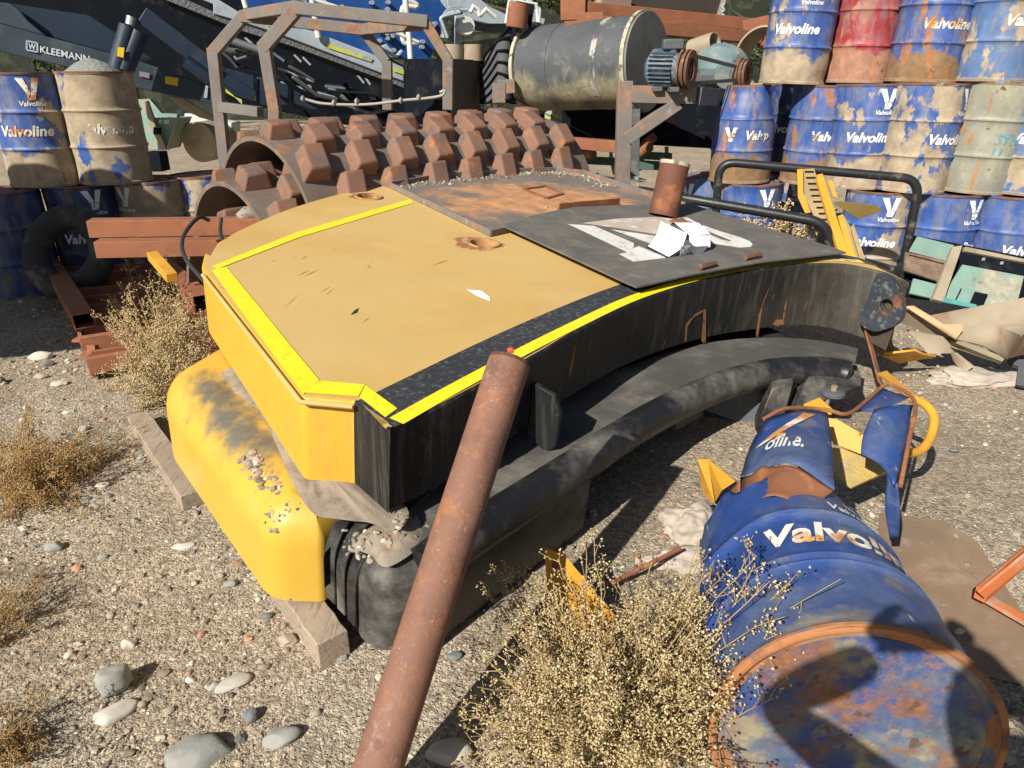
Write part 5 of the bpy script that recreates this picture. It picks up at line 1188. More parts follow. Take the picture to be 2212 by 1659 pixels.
# ---------- padfoot roller shells ----------
RA = Yp(560,400,4.9); RA.z = .64; RB = Yp(1160,318,6.9); RB.z = .63
M['shell'] = wm('grey brown cast shell', (.15,.115,.09), .75, layers=[dict(c=(.30,.14,.06), s=6, lo=.54, hi=.66, a=.8), dict(c=(.22,.19,.16), s=4, lo=.5, hi=.7, a=.6)], bump=.5, bs=70)
def shell(A_, B_, r, a0, a1, label, rows, phase, seed, endshift=0):
    """open drum shell with rows of cast pads; angle 90 deg = up"""
    ax = (B_-A_); L = ax.length; ax.normalize(); side = ax.cross(Vector((0, 0, 1))).normalized()  # towards camera side
    if side.dot(CAM-A_) < 0: side = -side
    upv = Vector((0, 0, 1))
    t = thing('roller_shell', label, 'roller shell', (A_+B_)/2, group='nested padfoot roller shells')
    def pt(s, a, rr): return A_+ax*s+side*(math.cos(a)*rr)+upv*(math.sin(a)*rr)
    mb = MB(); n = 30; vs = []
    for s in (0, L):
        for rr in (r, r-.03):
            for k in range(n+1): vs.append(pt(s, a0+(a1-a0)*k/n, rr))
    m = n+1; fs = []
    for k in range(n): fs += [(k, k+1, 2*m+k+1, 2*m+k)[::-1], (m+k, m+k+1, 3*m+k+1, 3*m+k), (k, m+k, m+k+1, k+1)[::-1], (2*m+k, 3*m+k, 3*m+k+1, 2*m+k+1)]
    fs += [(0, m, 3*m, 2*m), (n, m+n, 3*m+n, 2*m+n)]
    mb.add(vs, fs); obj('shell', mb, M['shell'], t, smooth=40)
    rr_ = random.Random(seed)
    nr = int((a1-a0)/rows[0])
    for j in range(nr+1):
        a = a0+.06+j*rows[0]
        if a > a1-.03: break
        for i in range(rows[1]):
            s = (i+.3+.5*((j+phase)%2)+rr_.uniform(-.03, .03))*L/rows[1]+.06
            if s > L-.06: continue
            # pad: tapered block aligned to axis, slight skew
            hb, ht = (.130, .105), (.092, .076)  # half length along circumference/axis : base, top
            q = []
            for h, (cu, cs) in ((-.01, hb), (.098, ht)):
                for u_, v_ in ((-1,-1),(1,-1),(1,1),(-1,1)):
                    q.append(pt(s+v_*cs+u_*cu*.28, a+u_*cu/r, r+h))
            mp = MB(); mp.add(q, [(3,2,1,0),(4,5,6,7)]+[(k,(k+1)%4,(k+1)%4+4,k+4) for k in range(4)])
            o = obj('pad', mp, M['roller'], t, smooth=40); b = o.modifiers.new('b', 'BEVEL'); b.width = .018; b.segments = 3
    return t
ax0 = (RB-RA).normalized()
shell(RA, RB, .66, .12, 2.9, 'topmost padfoot roller shell, full rows of rusty brown pads along its length', (.33, 8), 0, 1)
shell(RA-ax0*.26+Vector((.0, 0, -.22)), RA+ax0*.75+Vector((0, 0, -.22)), .62, .3, 2.9, 'second padfoot shell nested under the topmost one, its end showing at the left', (.34, 3), 1, 2)
shell(RA-ax0*.36+Vector((.03, -.03, -.47)), RA+ax0*.6+Vector((0, 0, -.47)), .60, .3, 2.9, 'lowest padfoot shell of the nest with a wide open arch at the left', (.36, 2), 0, 3)
# rope with knots along the rear
mb = MB(); kp = [(700,222),(760,232),(830,224),(905,222),(945,212),(965,205)]
P = spline([Yp(x/1.0, y, 6.6) for x, y in [(655,213),(700,224),(790,226),(870,217),(925,212),(955,206),(960,196),(950,200)]], 5); mb.tube(P, .012, 8)
for x, y in ((655,213),(722,222),(771,219),(866,217),(905,210)):
    p = Yp(x, y, 6.6); mb.tube([p-Vector((.02, 0, 0)), p, p+Vector((.02, 0, 0))], [.012, .03, .012], 8)
rp = thing('knotted_rope', 'dusty knotted rope stretched behind the top of the roller shells', 'rope', Yp(800,225,6.6)); obj('rope', mb, M['rope'], rp, smooth=60)
# ---------- tube cage ----------
t = thing('tube_cage', 'rusty square tube protective cage standing behind the roller shells', 'cage', Yp(700,400,7.2))
def cg(pl, Y, name='portal'):
    P = [Yp(x, y, Y) for x, y in pl]
    for i, (a, b) in enumerate(zip(P, P[1:])): mb = MB(); d = (b-a).normalized(); k = .098+.004*(i%2)+.0013*(len(t.children)%3); mb.beam(a-d*.03, b+d*.03, k, k, (0, -1, 0)); obj(name, mb, M['rust_grey'], t, bevel=.006)
cg([(492,400),(487,356),(462,112),(527,36)], 7.6, 'post'); cg([(527,36),(782,64)], 7.55, 'roof_bar')
cg([(594,236),(572,100),(640,22)][0:3], 6.9, 'post'); cg([(594,420),(594,236)], 6.9, 'post')
cg([(645,24),(1155,78)] if 0 else [(645,18),(917,46)], 6.85, 'roof_bar')
def cgb(a, Ya, b, Yb, name='purlin'):
    A1, B1 = Yp(*a, Ya), Yp(*b, Yb); mb = MB(); k = .088+.0017*(len(t.children)%5); mb.beam(A1, B1, k, k+.01, (0, -1, 0)); obj(name, mb, M['rust_grey'], t, bevel=.006)
cgb((535,32), 7.58, (648,14), 6.92); 
Zz = lambda x, y: ((x/1.8433+760)/1.736, (y/1.8433+0)/1.736)
cgb(Zz(1100,205), 7.6, Zz(1545,165), 6.9)
mb_p = [Zz(1545,165), Zz(1700,420)]; cgb(mb_p[0], 6.87, mb_p[1], 6.87, 'brace'); cgb(Zz(1697,405), 6.87, Zz(1695,760), 6.87, 'post')
cgb(Zz(1105,205), 7.6, Zz(1275,430), 7.6, 'brace'); cgb(Zz(1275,420), 7.6, Zz(1280,760), 7.6, 'post')
cgb(Zz(130,740), 7.55, Zz(400,775), 7.4, 'rail')
# ---------- black box beyond ----------
t = thing('steel_box', 'open dark steel bin with one face in shade, right of the cage', 'bin', Yp(950,230,8.4))
def yplate(name, pl, Y, mat, th, par, Y2=None):
    P = [Yp(*Zz(x, y), Y if Y2 is None else Y+(Y2-Y)*(i in Y2i)) for i, (x, y) in enumerate(pl)] if Y2 is None else [Yp(*Zz(x, y), yy) for (x, y), yy in zip(pl, Y2)]
    mb = MB(); n = (P[1]-P[0]).cross(P[2]-P[0]).normalized(); n = -n if n.dot(CAM-P[0]) > 0 else n
    mb.plate(P, n*th); return obj(name, mb, mat, par, bevel=.003)
M['binface'] = wm('brown black bin sheet', (.13, .105, .075), .8, layers=[dict(c=(.12, .09, .05), s=4, lo=.5, hi=.7)])
yplate('front_panel', [(1392,408),(1700,405),(1700,800),(1395,800)], 0, M['shade_black'], .02, t, [8.8, 8.2, 8.2, 8.8])
yplate('side_panel', [(1730,405),(1920,415),(1925,800),(1730,800)], 0, M['binface'], .02, t, [8.2, 9.0, 9.0, 8.2])
for x in (1732, 1873):
    mb = MB(); mb.pipe(Yp(*Zz(x, 420), 8.9), Yp(*Zz(x, 308), 8.9), .11, .01, 24); obj('stub_pipe', mb, M['tan_metal'], t)
# chevron rubber belt
t = thing('rubber_belt', 'folded grey black rubber belt with raised chevrons standing left of the tank', 'belt', Yp(1080,240,8.6))
Zt = lambda x, y: ((x/1.929+1800)/1.736, (y/1.929)/1.736)
def bp(u, v):  # u across 0..1, v up 0..1
    a = Vector(Zt(-5, 745)).lerp(Vector(Zt(262, 745)), u); b = Vector(Zt(-5, 440)).lerp(Vector(Zt(250, 132)), u)
    q = a.lerp(b, v); return Yp(q.x, q.y, 8.8-.35*math.sin(u*2.6)+.3*v*(1-u))
mb = MB(); n = 16
for i in range(n+1):
    for j in range(n+1): mb.v.append(tuple(bp(i/n, j/n)))
for i in range(n):
    for j in range(n): a = i*(n+1)+j; mb.f.append((a, a+n+1, a+n+2, a+1)); mb.m.append(0)
o = obj('belt', mb, M['rubber'], t, smooth=60); s_ = o.modifiers.new('t', 'SOLIDIFY'); s_.thickness = .03
mb = MB()
for k in range(7):
    v0 = -.12+k*.17
    for (u0, u1, sl) in ((.05, .5, .26), (.5, .97, -.20)):
        P = [bp(u0+(u1-u0)*q/5, max(0.0, min(.98, v0+(sl*q/5 if u0 < .3 else sl*q/5+.26))))+Vector((0, -.02, 0)) for q in range(6)]
        mb.tube(P, .013, 6)
obj('chevron', mb, M['shade_black'], t, smooth=60)
mb = MB(); mb.tube([Yp(*Zt(262,200), 8.3), Yp(*Zt(285,25), 8.3)], .11, 14); tag(obj('rusty_post', mb, M['rust']), 'rusty round post end rising beside the chevron belt', 'post')
mb = MB(); mb.beam(Yp(*Zt(285,300), 8.5), Yp(*Zt(330,20), 8.5), .2, .04, (0, -1, 0)); tag(obj('dark_post', mb, M['shade_black']), 'dark flat post behind the rusty round post', 'post')
# ---------- tank, stand and motor ----------
TA = Yp(1158,150,8.6); TB = Yp(1398,134,7.75)
t = thing('storage_tank', 'horizontal dusty black cylindrical tank with cream flanges on the steel stand', 'tank', (TA+TB)/2)
TR_ = .43
mb = MB(); mb.tube([TA.lerp(TB, i/8) for i in range(9)], TR_, 64, cap=False); mb.tube([TA.lerp(TB, .30), TA.lerp(TB, .31)], TR_+.006, 64, cap=False); obj('shell', mb, M['tank'], t, smooth=60)
da = (TB-TA).normalized()
mb = MB(); mb.tube([TB-da*.02, TB+da*.012], TR_+.02, 64); obj('end_plate', mb, M['tank_end'], t, smooth=40)
for p in (TA, TB-da*.03): mb = MB(); mb.pipe(p-da*.02, p+da*.02, TR_+.04, .06, 64); obj('flange', mb, M['rim_cream'], t, smooth=40)
mb = MB(); mb.tube([TA-da*.01, TA+da*.01], TR_, 64); obj('end_plate', mb, M['tank_end'], t, smooth=40)
mb = MB(); q = .70; mb.pipe(TA.lerp(TB, q), TA.lerp(TB, q+.045), TR_+.004, .006, 64); obj('pale_band', mb, wm('pale bare band', (.36,.33,.29), .7, alpha=(5,.42,.5)), t, smooth=60)
t = thing('steel_stand', 'grey square tube stand carrying the tank motor, with a diagonal brace', 'stand', Yp(1345,400,7.0))
def sb_(name, a, Ya, b, Yb, w=.10, h=.10, mat='rust_grey'):
    mb = MB(); mb.beam(Yp(*a, Ya), Yp(*b, Yb), w, h, (0, -1, 0)); return obj(name, mb, M[mat], t, bevel=.005)
sb_('leg', (1350,175), 6.7, (1343,430), 6.7, .13, .11); sb_('top_beam', (1362,203), 6.7, (1500,206), 6.7, .14, .13); sb_('top_beam', (1500,207), 6.72, (1600,212), 8.0, .15, .12, 'dark_grey')
sb_('brace', (1465,222), 6.68, (1352,300), 6.68, .11, .10); sb_('leg', (1372,235), 7.6, (1370,380), 7.6, .09, .09, 'dark_grey')
sb_('low_rail', (1350,318), 6.9, (1165,302), 8.2, .10, .12, 'rust_red'); sb_('leg', (1160,300), 8.4, (1160,390), 8.4, .1, .1, 'shade_black'); sb_('leg', (1560,240), 8.0, (1556,400), 8.0, .1, .1, 'dark_grey')
sb_('saddle', (1075,188), 8.2, (1112,186), 8.2, .14, .10); sb_('saddle', (1078,180), 8.2, (1078,222), 8.2, .14, .12)
sb_('cross_beam', (1110,212), 8.3, (1350,330), 8.3, .01, .01, 'shade_black')
# motor
mo = thing('electric_motor', 'finned blue electric motor with rusty pulley on the stand', 'motor', Yp(1445,190,6.7))
MA_ = Yp(1400,148,6.75); MB_ = Yp(1490,150,6.55); dm = (MB_-MA_).normalized()
mb = MB(); mb.tube([MA_, MA_+dm*.03, MA_.lerp(MB_, .78)], [.09, .125, .125], 28)
obj('body', mb, M['motor_blue'], mo, smooth=40)
mb = MB(); sx_ = dm.cross(Vector((0, 0, 1))).normalized(); sy_ = sx_.cross(dm)
for k in range(26):
    a = 2*math.pi*k/26; d = sx_*math.cos(a)+sy_*math.sin(a); c = MA_.lerp(MB_, .42)+d*.132; mb.beam(c-dm*.11, c+dm*.10, .007, .05, d)
obj('cooling_fins', mb, M['motor_blue'], mo)
mb = MB()
for i, (q, r_) in enumerate(((.80, .15), (.86, .13), (.92, .155), (1.0, .15))): mb.pipe(MA_.lerp(MB_, q), MA_.lerp(MB_, q+.05), r_, .06, 32)
obj('pulley', mb, M['drust'], mo, smooth=40)
mb = MB(); mb.box(MA_.lerp(MB_, .55)+Vector((0, -.02, .19)), (.17, .10, .08)); obj('terminal_box', mb, M['dark_grey'], mo, bevel=.01)
mb = MB()
for q in (.2, .6): mb.box(MA_.lerp(MB_, q)+Vector((0, 0, -.16)), (.08, .26, .04))
obj('foot', mb, M['dark_grey'], mo, bevel=.005)
# gearbox
ge = thing('gearbox', 'grey green ribbed gearbox on the stand behind the motor', 'gearbox', Yp(1560,180,7.6))
GA = Yp(1548,148,7.9); GB = Yp(1600,148,7.3)
mb = MB(); mb.tube(spline([Yp(1510,152,7.8), Yp(1530,146,7.75), Yp(1560,146,7.65), Yp(1590,150,7.6), Yp(1605,155,7.55)], 3), [.10+.12*math.sin(math.pi*min(1, (i+1)/13)) for i in range(13)], 12); obj('housing', mb, M['grey_green'], ge, smooth=20)
mb = MB(); mb.box(Yp(1545,170,7.6), (.50, .3, .08)); obj('base_plate', mb, M['dark_grey'], ge, bevel=.005)
for x, r_ in ((1570, .12), (1592, .09)):
    mb = MB(); c = Yp(x, 163, 7.4); mb.tube([c+Vector((0, .06, 0)), c-Vector((0, .03, 0))], r_, 24); obj('cover', mb, M['grey_green'], ge, bevel=.004)
mb = MB()
for k in range(3): c = Yp(1598+7*k, 160, 7.3); d = Vector((.8, -.6, 0)); mb.pipe(c-d*.02, c+d*.02, .14-.01*k, .05, 28)
obj('pulley', mb, M['drust'], ge, smooth=40)
mb = MB(); a = Yp(1497,120,6.6); b = Yp(1605,148,7.3); mb.beam(a, b, .01, .03); mb.beam(Yp(1497,180,6.6), Yp(1605,172,7.3), .01, .03); tag(obj('drive_belt', mb, M['rubber']), 'thin drive belt running from the motor pulley to the gearbox pulley', 'belt')
mb = MB(); mb.pipe(Yp(1495,108,7.9), Yp(1545,92,7.7), .10, .01, 20); tag(obj('pipe_stub', mb, M['tan_metal'], None, smooth=40), 'short tan pipe stub lying above the gearbox', 'pipe')
mb = MB(); mb.pipe(Yp(1640,120,8.4), Yp(1668,130,8.6), .30, .02, 40); tag(obj('ring', mb, M['tan_metal'], None, smooth=40), 'big tan steel ring standing behind the gearbox by the drums', 'ring')
# underside machinery and idler frames below tank
t = thing('dark_container', 'black unlit steel container below and behind the tank', 'container', Yp(1300,320,9.8))
mb = MB(); a = Yp(1165,225,9.3); b = Yp(1560,225,9.3); mb.plate([a, b, Yp(1560,322,9.3), Yp(1165,300,9.3)], (0, .8, 0)); obj('wall', mb, M['shade_black'], t)
mb = MB(); c = Yp(1195,256,9.0); mb.box(c, (.2, .1, .22)); mb2 = MB(); mb2.box(c+Vector((0, -.055, .0)), (.17, .01, .05)); tag(obj('warning_box', mb, M['light_grey']), 'small grey box with a lime stripe in the dark under the tank', 'box'); 
mb = MB(); mb.box(Yp(1196,252,8.93), (.19, .01, .06)); bx_ = bpy.data.objects['warning_box']; o = obj('stripe', mb, M['lime'], None); o.parent = bx_; o.location = o.location-bx_.location
for k, (x0, x1, y0, Y_) in enumerate(((1070+140,1250,355,8.4), (1245,1330,345,9.2), (1200,1300,392,7.9), (1372,1440,355,8.2), (1380,1450,335,9.4))):
    lab = ['leftmost green idler frame with a small roller beyond the roller shells', 'green trestle behind, between the roller shells and the stand leg', 'pale green beam frame lowest beyond the tray edge', 'green trestle frame just right of the stand leg', 'green conveyor idler frame farthest back right of the stand leg'][k]
    t = thing('idler_frame', lab, 'idler frame', Yp((x0+x1)/2, y0+20, Y_), group='green idler frames')
    mb = MB(); mb.beam(Yp(x0, y0, Y_), Yp(x1, y0+4, Y_), .10, .09); obj('beam', mb, M['green'] if k in (0, 2) else wm('dark green', (.07,.12,.09), .6), t, bevel=.004)
    for s in (0, 1):
        xx_ = x0+10+(x1-x0-20)*s; mb = MB(); mb.beam(Yp(xx_, y0, Y_), Yp(xx_-8+16*s, y0+32, Y_), .04, .05, (0, -1, 0)); mb.beam(Yp(xx_, y0, Y_), Yp(xx_, y0-18, Y_), .04, .05, (0, -1, 0)); obj('leg', mb, M['green'], t)
    mb = MB(); mb.tube([Yp(x0+2, y0-16, Y_), Yp(x0+(x1-x0)*.45, y0-38 if k != 1 else y0-10, Y_-.2)], .055, 16); obj('idler_roller', mb, M['rust'], t, smooth=40)
# ---------- rust beams on top ----------
t = thing('rail_assembly', 'long double rust red channel rails laid across the top behind the tank', 'rails', Yp(1450,80,9.0))
def rb(a, Ya, b, Yb, w, h): mb = MB(); mb.beam(Yp(*a, Ya), Yp(*b, Yb), w, h); obj('rail', mb, M['rust_red'], t, bevel=.006)
rb(Zt(745,65), 8.6, Zt(1990,185), 9.6, .2, .13); rb(Zt(850,170), 8.3, Zt(2000,275), 9.3, .2, .13); rb(Zt(740,250), 8.3, Zt(745,120), 8.3, .3, .1)
for (x0, y0, x1, y1, Y_) in ((672,-20,672,145,8.5),(795,90,795,250,8.1),(705,150,705,255,8.15),(1990,130,2000,290,9.3)):
    mb = MB(); mb.beam(Yp(*Zt(x0, y0), Y_), Yp(*Zt(x1, y1), Y_), .26 if x0 < 900 else .3, .06, (0, -1, 0)); obj('end_plate', mb, M['rust_red'], t, bevel=.004)
mb = MB(); mb.beam(Yp(*Zt(2040,340), 9.2), Yp(*Zt(2200,130), 9.2), .05, .3, (0, -1, 0)); obj('end_plate', mb, M['rust_red'], t)
t = thing('hopper', 'dark brown steel hopper standing behind the rust red rails', 'hopper', Yp(1450,40,11))
def yz(name, pl, mat, par, th=.1):
    P = [Yp(*Zt(x, y), Y) for x, y, Y in pl]; mb = MB(); mb.plate(P, (0, th, 0)); obj(name, mb, mat, par)
yz('side_wall', [(1095,-40,11),(1780,-40,11),(1720,135,11),(1090,70,11)], wm('brown black hopper', (.03,.02,.016), .8), t)
yz('left_wall', [(880,-40,10.8),(1100,-40,10.8),(1088,75,10.8),(875,45,10.8)], wm('dull brown panel', (.16,.11,.085), .8), t)
yz('left_wall', [(800,30,10.6),(860,-10,10.6),(880,0,10.6),(870,45,10.6)], M['tan_metal'], t)
yz('edge_bar', [(1765,-30,10.9),(1790,-30,10.9),(1735,140,10.9),(1715,135,10.9)], M['tan_metal'], t)
mb = MB()
for k in range(12): a = Yp(*Zt(1755+(-1)**k*14, 20+k*24), 10.4); b = Yp(*Zt(1755-(-1)**k*14, 44+k*24), 10.4); mb.beam(a, b, .02, .02)
tag(obj('lattice_mast', mb, M['light_grey']), 'thin grey lattice strip hanging right of the hopper', 'lattice')
# ---------- crushing machine far left ----------
mA = Vector((-6.5, 8.9, 0)); mB = Vector((0, 11.4, 0)); md = (mB-mA).normalized(); mn = Vector((md.y, -md.x, 0))   # mn towards camera
def Mp(x, y, off=0):
    d = ray(x, y); p0 = mA+mn*off; return CAM+d*((p0-CAM).dot(mn)/d.dot(mn))
K = thing('crushing_plant', 'huge dark blue mobile crushing plant with grey walkway, parked behind everything at left', 'crusher', Mp(300,300))
def mp(name, pl, mat, off=0, th=.15, bevel=.01, par=K):
    P = [Mp(x, y, off) for x, y in pl]; mb = MB(); mb.plate(P, -mn*th); return obj(name, mb, mat, par, bevel=bevel)
Za = lambda x, y: ((x/1.929)/1.736, (y/1.929)/1.736)
Zb = lambda x, y: ((x/1.7015+800)/1.736, (y/1.7015)/1.736)
def A_(pl): return [Za(*q) for q in pl]
def B_(pl): return [Zb(*q) for q in pl]
mp('rear_hull', A_([(-300,-200),(1900,-200),(2600,300),(3700,900),(3700,1150),(2000,800),(-300,300)]), M['shade_black'], -1.4, .2)  # the walkway's shade on the hull is painted in as near-black
mp('chassis_beam', A_([(-250,150),(0,170),(340,265),(1000,440),(1560,640),(1900,760),(1900,830),(1540,752),(1000,640),(430,470),(0,375),(-250,320)]), M['navy_grey'], .25, .25)
mp('chassis_beam', A_([(0,15),(640,110),(860,250),(1100,420),(990,440),(340,262),(0,165)]), M['navy'], .05, .2)
mp('hull_plate', A_([(-250,-60),(0,20),(60,20),(140,75),(200,150),(340,265),(0,170),(-250,150)]), M['navy_grey'], .2, .1)
for a, b, w in (((1030,110),(1600,540),.20), ((1380,420),(1840,700),.14)):
    mb = MB(); mb.beam(Mp(*Za(*a), .45), Mp(*Za(*b), .45), w, w, mn); obj('strut', mb, M['navy'], K, bevel=.01)
for a, b, r_, m_ in (((930,190),(845,500),.10,'navy'), ((1010,230),(900,510),.10,'navy'), ((1340,440),(1520,570),.08,'navy'), ((950,120),(940,180),.05,'steel')):
    mb = MB(); mb.tube([Mp(*Za(*a), .55), Mp(*Za(*b), .55)], r_, 16); obj('hydraulic_cylinder', mb, M[m_], K)
for q in ([(852,340),(900,345),(892,418),(846,405)], [(1195,550),(1292,565),(1285,622),(1195,605)], [(1815,685),(1850,690),(1850,730),(1810,722)]): mp('warning_label', A_(q), M['yellow_lbl'], .68 if q[0][0] < 1000 else .27, .004, 0)
mp('label', A_([(1008,515),(1082,530),(1080,568),(1008,550)]), wm('faded pink label', (.25,.2,.24), .6), .27, .004, 0)
mp('label', A_([(1488,615),(1505,622),(1498,710),(1472,705)]), M['light_grey'], .27, .004, 0)
mp('lime_stripe', A_([(1522,553),(1545,568),(1548,605),(1512,575)]), M['lime'], .62, .02, 0); mp('lime_stripe', A_([(1630,640),(1700,700),(1750,720),(1750,755),(1700,705),(1635,670)]), M['lime'], .62, .02, 0)
mb = MB(); P = spline([Mp(*Za(*q), .5) for q in [(1270,690),(1400,760),(1500,840),(1580,880),(1600,860),(1450,720),(1330,670)]], 3); 
mp('chute', A_([(1210,690),(1330,705),(1420,770),(1580,860),(1590,890),(1440,850),(1300,770)]), M['tan_metal'], .1, .1)
# lettering on the beam
def mtext(s, q0, q1, h0, name='lettering', shear=0):
    v, f = text_mesh(s, 1, shear, .015, 1.15); xs = [a for a, b in v]; x0, x1 = min(xs), max(xs); mb = MB(); P = []
    for a, b in v:
        t = (a-x0)/(x1-x0); x = q0[0]+(q1[0]-q0[0])*t; y = q0[1]+(q1[1]-q0[1])*t-b*h0; P.append(Mp(*Za(x, y), .262))
    mb.add(P, f); obj(name, mb, wm('white machine print', (.62,.66,.68), .5, bump=0), K, smooth=0)
mtext('KLEEMANN', (290,378), (648,452), 68)
for a, b in (((193,295),(270,312)), ((270,312),(270,377)), ((270,377),(193,360)), ((193,360),(193,295))):
    mb = MB(); mb.beam(Mp(*Za(*a), .265), Mp(*Za(*b), .265), .018, .006, mn); obj('logo_frame', mb, M['light_grey'], K)
mtext('W', (205,352), (258,363), 62, 'logo')
# walkway
mp('walkway_kick', B_([(-300,-95),(0,25),(0,85),(200,145),(480,240),(1080,470),(1215,520),(1215,430),(1080,370),(640,200),(160,75),(-60,-60)]), M['light_grey'], 1.15, .04)
mp('walkway_edge', B_([(-300,-60),(0,75),(200,140),(480,240),(1080,470),(1215,522),(1215,560),(1080,505),(480,285),(180,195),(0,120),(-300,0)]), wm('chequer plate edge', (.12,.125,.13), .6, bump=.6, bump2=1, bs2=30), 1.12, .05, .0)
mp('walkway_underside', B_([(-300,-5),(0,122),(180,197),(480,287),(1080,507),(1215,562),(1215,540),(1080,485),(480,265),(180,175),(0,100),(-300,-25)]), M['shade_black'], 1.06, .85, .0)  # black plate added as the shadow beneath the walkway
for q in ([(720,275),(740,280),(1020,375),(1005,395),(730,305)], [(1140,430),(1215,445),(1215,475),(1150,455)], [(330,148),(430,165),(420,180),(345,165)]): mp('lime_stripe', B_(q), M['lime'], 1.165, .004, 0)
mp('body_panel', B_([(215,-60),(1400,-60),(1490,60),(1480,110),(1440,260),(1380,380),(1210,376),(1060,370),(660,225),(280,95),(130,-60)]), M['deep_blue'], .5, .3)
# bolts in rows
rows = []
for (x0, y0, x1, y1, n) in ((580,10,820,45,2),(705,10,1010,18,2),(1115,15,1412,150,4),(1110,60,1400,165,4),(1065,200,1140,230,3),(1060,260,1110,245,2),(1335,265,1330,300,2),(1150,320,1060,300,2)):
    for k in range(n): rows.append((x0+(x1-x0)*k/(n-1), y0+(y1-y0)*k/(n-1)))
for q in rows:
    mb = MB(); c = Mp(*Zb(*q), .55); mb.tube([c-mn*.06, c+mn*.05], .026, 10); o = obj('bolt', mb, M['steel'], K, smooth=30)
# ladder, rails
def mt(name, pl, r_, mat, off): mb = MB(); mb.tube(spline([Mp(*Zb(*q), off) for q in pl], 4), r_, 10); obj(name, mb, M[mat], K, smooth=60)
M['cream_rail'] = wm('cream handrail', (.62,.62,.56), .5)
mt('handrail', [(1225,0),(1235,100),(1250,250),(1258,375)], .035, 'cream_rail', 1.2); mt('handrail', [(630,0),(660,180),(672,240)], .035, 'cream_rail', 1.2)
mt('handrail', [(1290,45),(1230,40),(1205,60),(1205,150),(1215,270),(1300,275)], .03, 'cream_rail', 1.0); mt('handrail', [(640,0),(830,60),(1000,140),(1310,270)], .022, 'cream_rail', 1.2)
mt('handrail', [(210,50),(195,0),(190,-40)], .03, 'cream_rail', 1.2); mt('handrail', [(1290,45),(1300,30),(1240,0)], .03, 'cream_rail', 1.0)
mp('hinge_bracket', B_([(1105,280),(1165,355),(1200,315),(1215,325),(1175,370),(1130,365),(1050,300)]), M['light_grey'], .9, .08)
mp('arm', B_([(1480,-60),(1640,-60),(1760,40),(1890,100),(1890,150),(1740,150),(1570,110),(1500,60)]), M['light_grey'], .4, .3)
mp('arm', B_([(1560,120),(1900,150),(2200,190),(2200,215),(1640,210),(1580,260),(1555,260)]), M['dark_grey'], .3, .3)
mp('arm_plate', B_([(1545,60),(1600,50),(1625,120),(1640,200),(1600,200),(1570,320),(1545,320)]), M['light_grey'], .7, .06)
mb = MB(); c = Mp(*Zb(1605,165), .8); mb.tube([c-mn*.1, c+mn*.08], .11, 12); obj('pin', mb, M['cream_rail'] if 'cream_rail' in M else M['steel'], K)
rr = random.Random(8)
for k in range(11):
    x0 = 1560+rr.uniform(-30, 60); mb = MB(); P = spline([Mp(*Zb(*q), .8+k*.02) for q in [(x0, 60+k*2), (1500-k*4, 60+5*k), (1480-2*k+rr.uniform(-10, 10), 150), (1470+rr.uniform(-15, 30), 240)]], 5); mb.tube(P, .022, 8); obj('hose', mb, M['dark_grey' if k%2 else 'light_grey'], K, smooth=60)
mb = MB()
for pl in ([(1870,150),(1890,0),(2060,30),(2075,140)], [(2005,0),(2080,60),(2075,150)], [(1640,80),(1660,40),(1690,60),(1700,100)], [(1700,100),(1740,60),(1800,110)]):
    mb.tube(spline([Mp(*Zb(*q), .7) for q in pl], 1), .03, 8)
obj('guard_rail', mb, M['cream_rail'], K)
mp('motor_cover', B_([(1990,60),(2060,55),(2080,110),(2120,120),(2110,160),(2000,140)]), M['light_grey'], .3, .3)
# streak bright edges in the dark underside
for q in (((120,235),(165,270)), ((200,240),(260,290)), ((265,290),(310,320)), ((515,350),(560,395)), ((570,365),(620,415)), ((410,435),(640,520)), ((430,525),(775,620)), ((920,480),(960,530)), ((960,480),(1000,540)), ((870,590),(1060,640))):
    mb = MB(); mb.beam(Mp(*Zb(*q[0]), -.6), Mp(*Zb(*q[1]), -.6), .025, .03, mn); obj('lower_bar', mb, M['light_grey'], K)
rr = random.Random(21)
for k in range(26):
    x0 = rr.uniform(-150, 1100); y0 = 180+x0*.42+rr.uniform(0, 170); mb = MB(); a = Mp(*Zb(x0, y0), -.3-rr.random()*.5); b = Mp(*Zb(x0+rr.uniform(60, 330), y0+rr.uniform(10, 150)), -.3-rr.random()*.5)
    mb.tube([a, a.lerp(b, .5)+Vector((0, 0, rr.uniform(-.15, .05))), b], rr.choice([.02, .03, .05]), 8); obj('hose' if k % 2 else 'brace', mb, M[rr.choice(['dark_grey', 'navy', 'shade_black'])], K, smooth=60)
for k in range(5): mp('track_panel', B_([(60+220*k, 430+60*k), (260+220*k, 480+60*k), (260+220*k, 640+30*k), (60+220*k, 640+30*k)]), M['navy'], -.5-.05*k, .1)
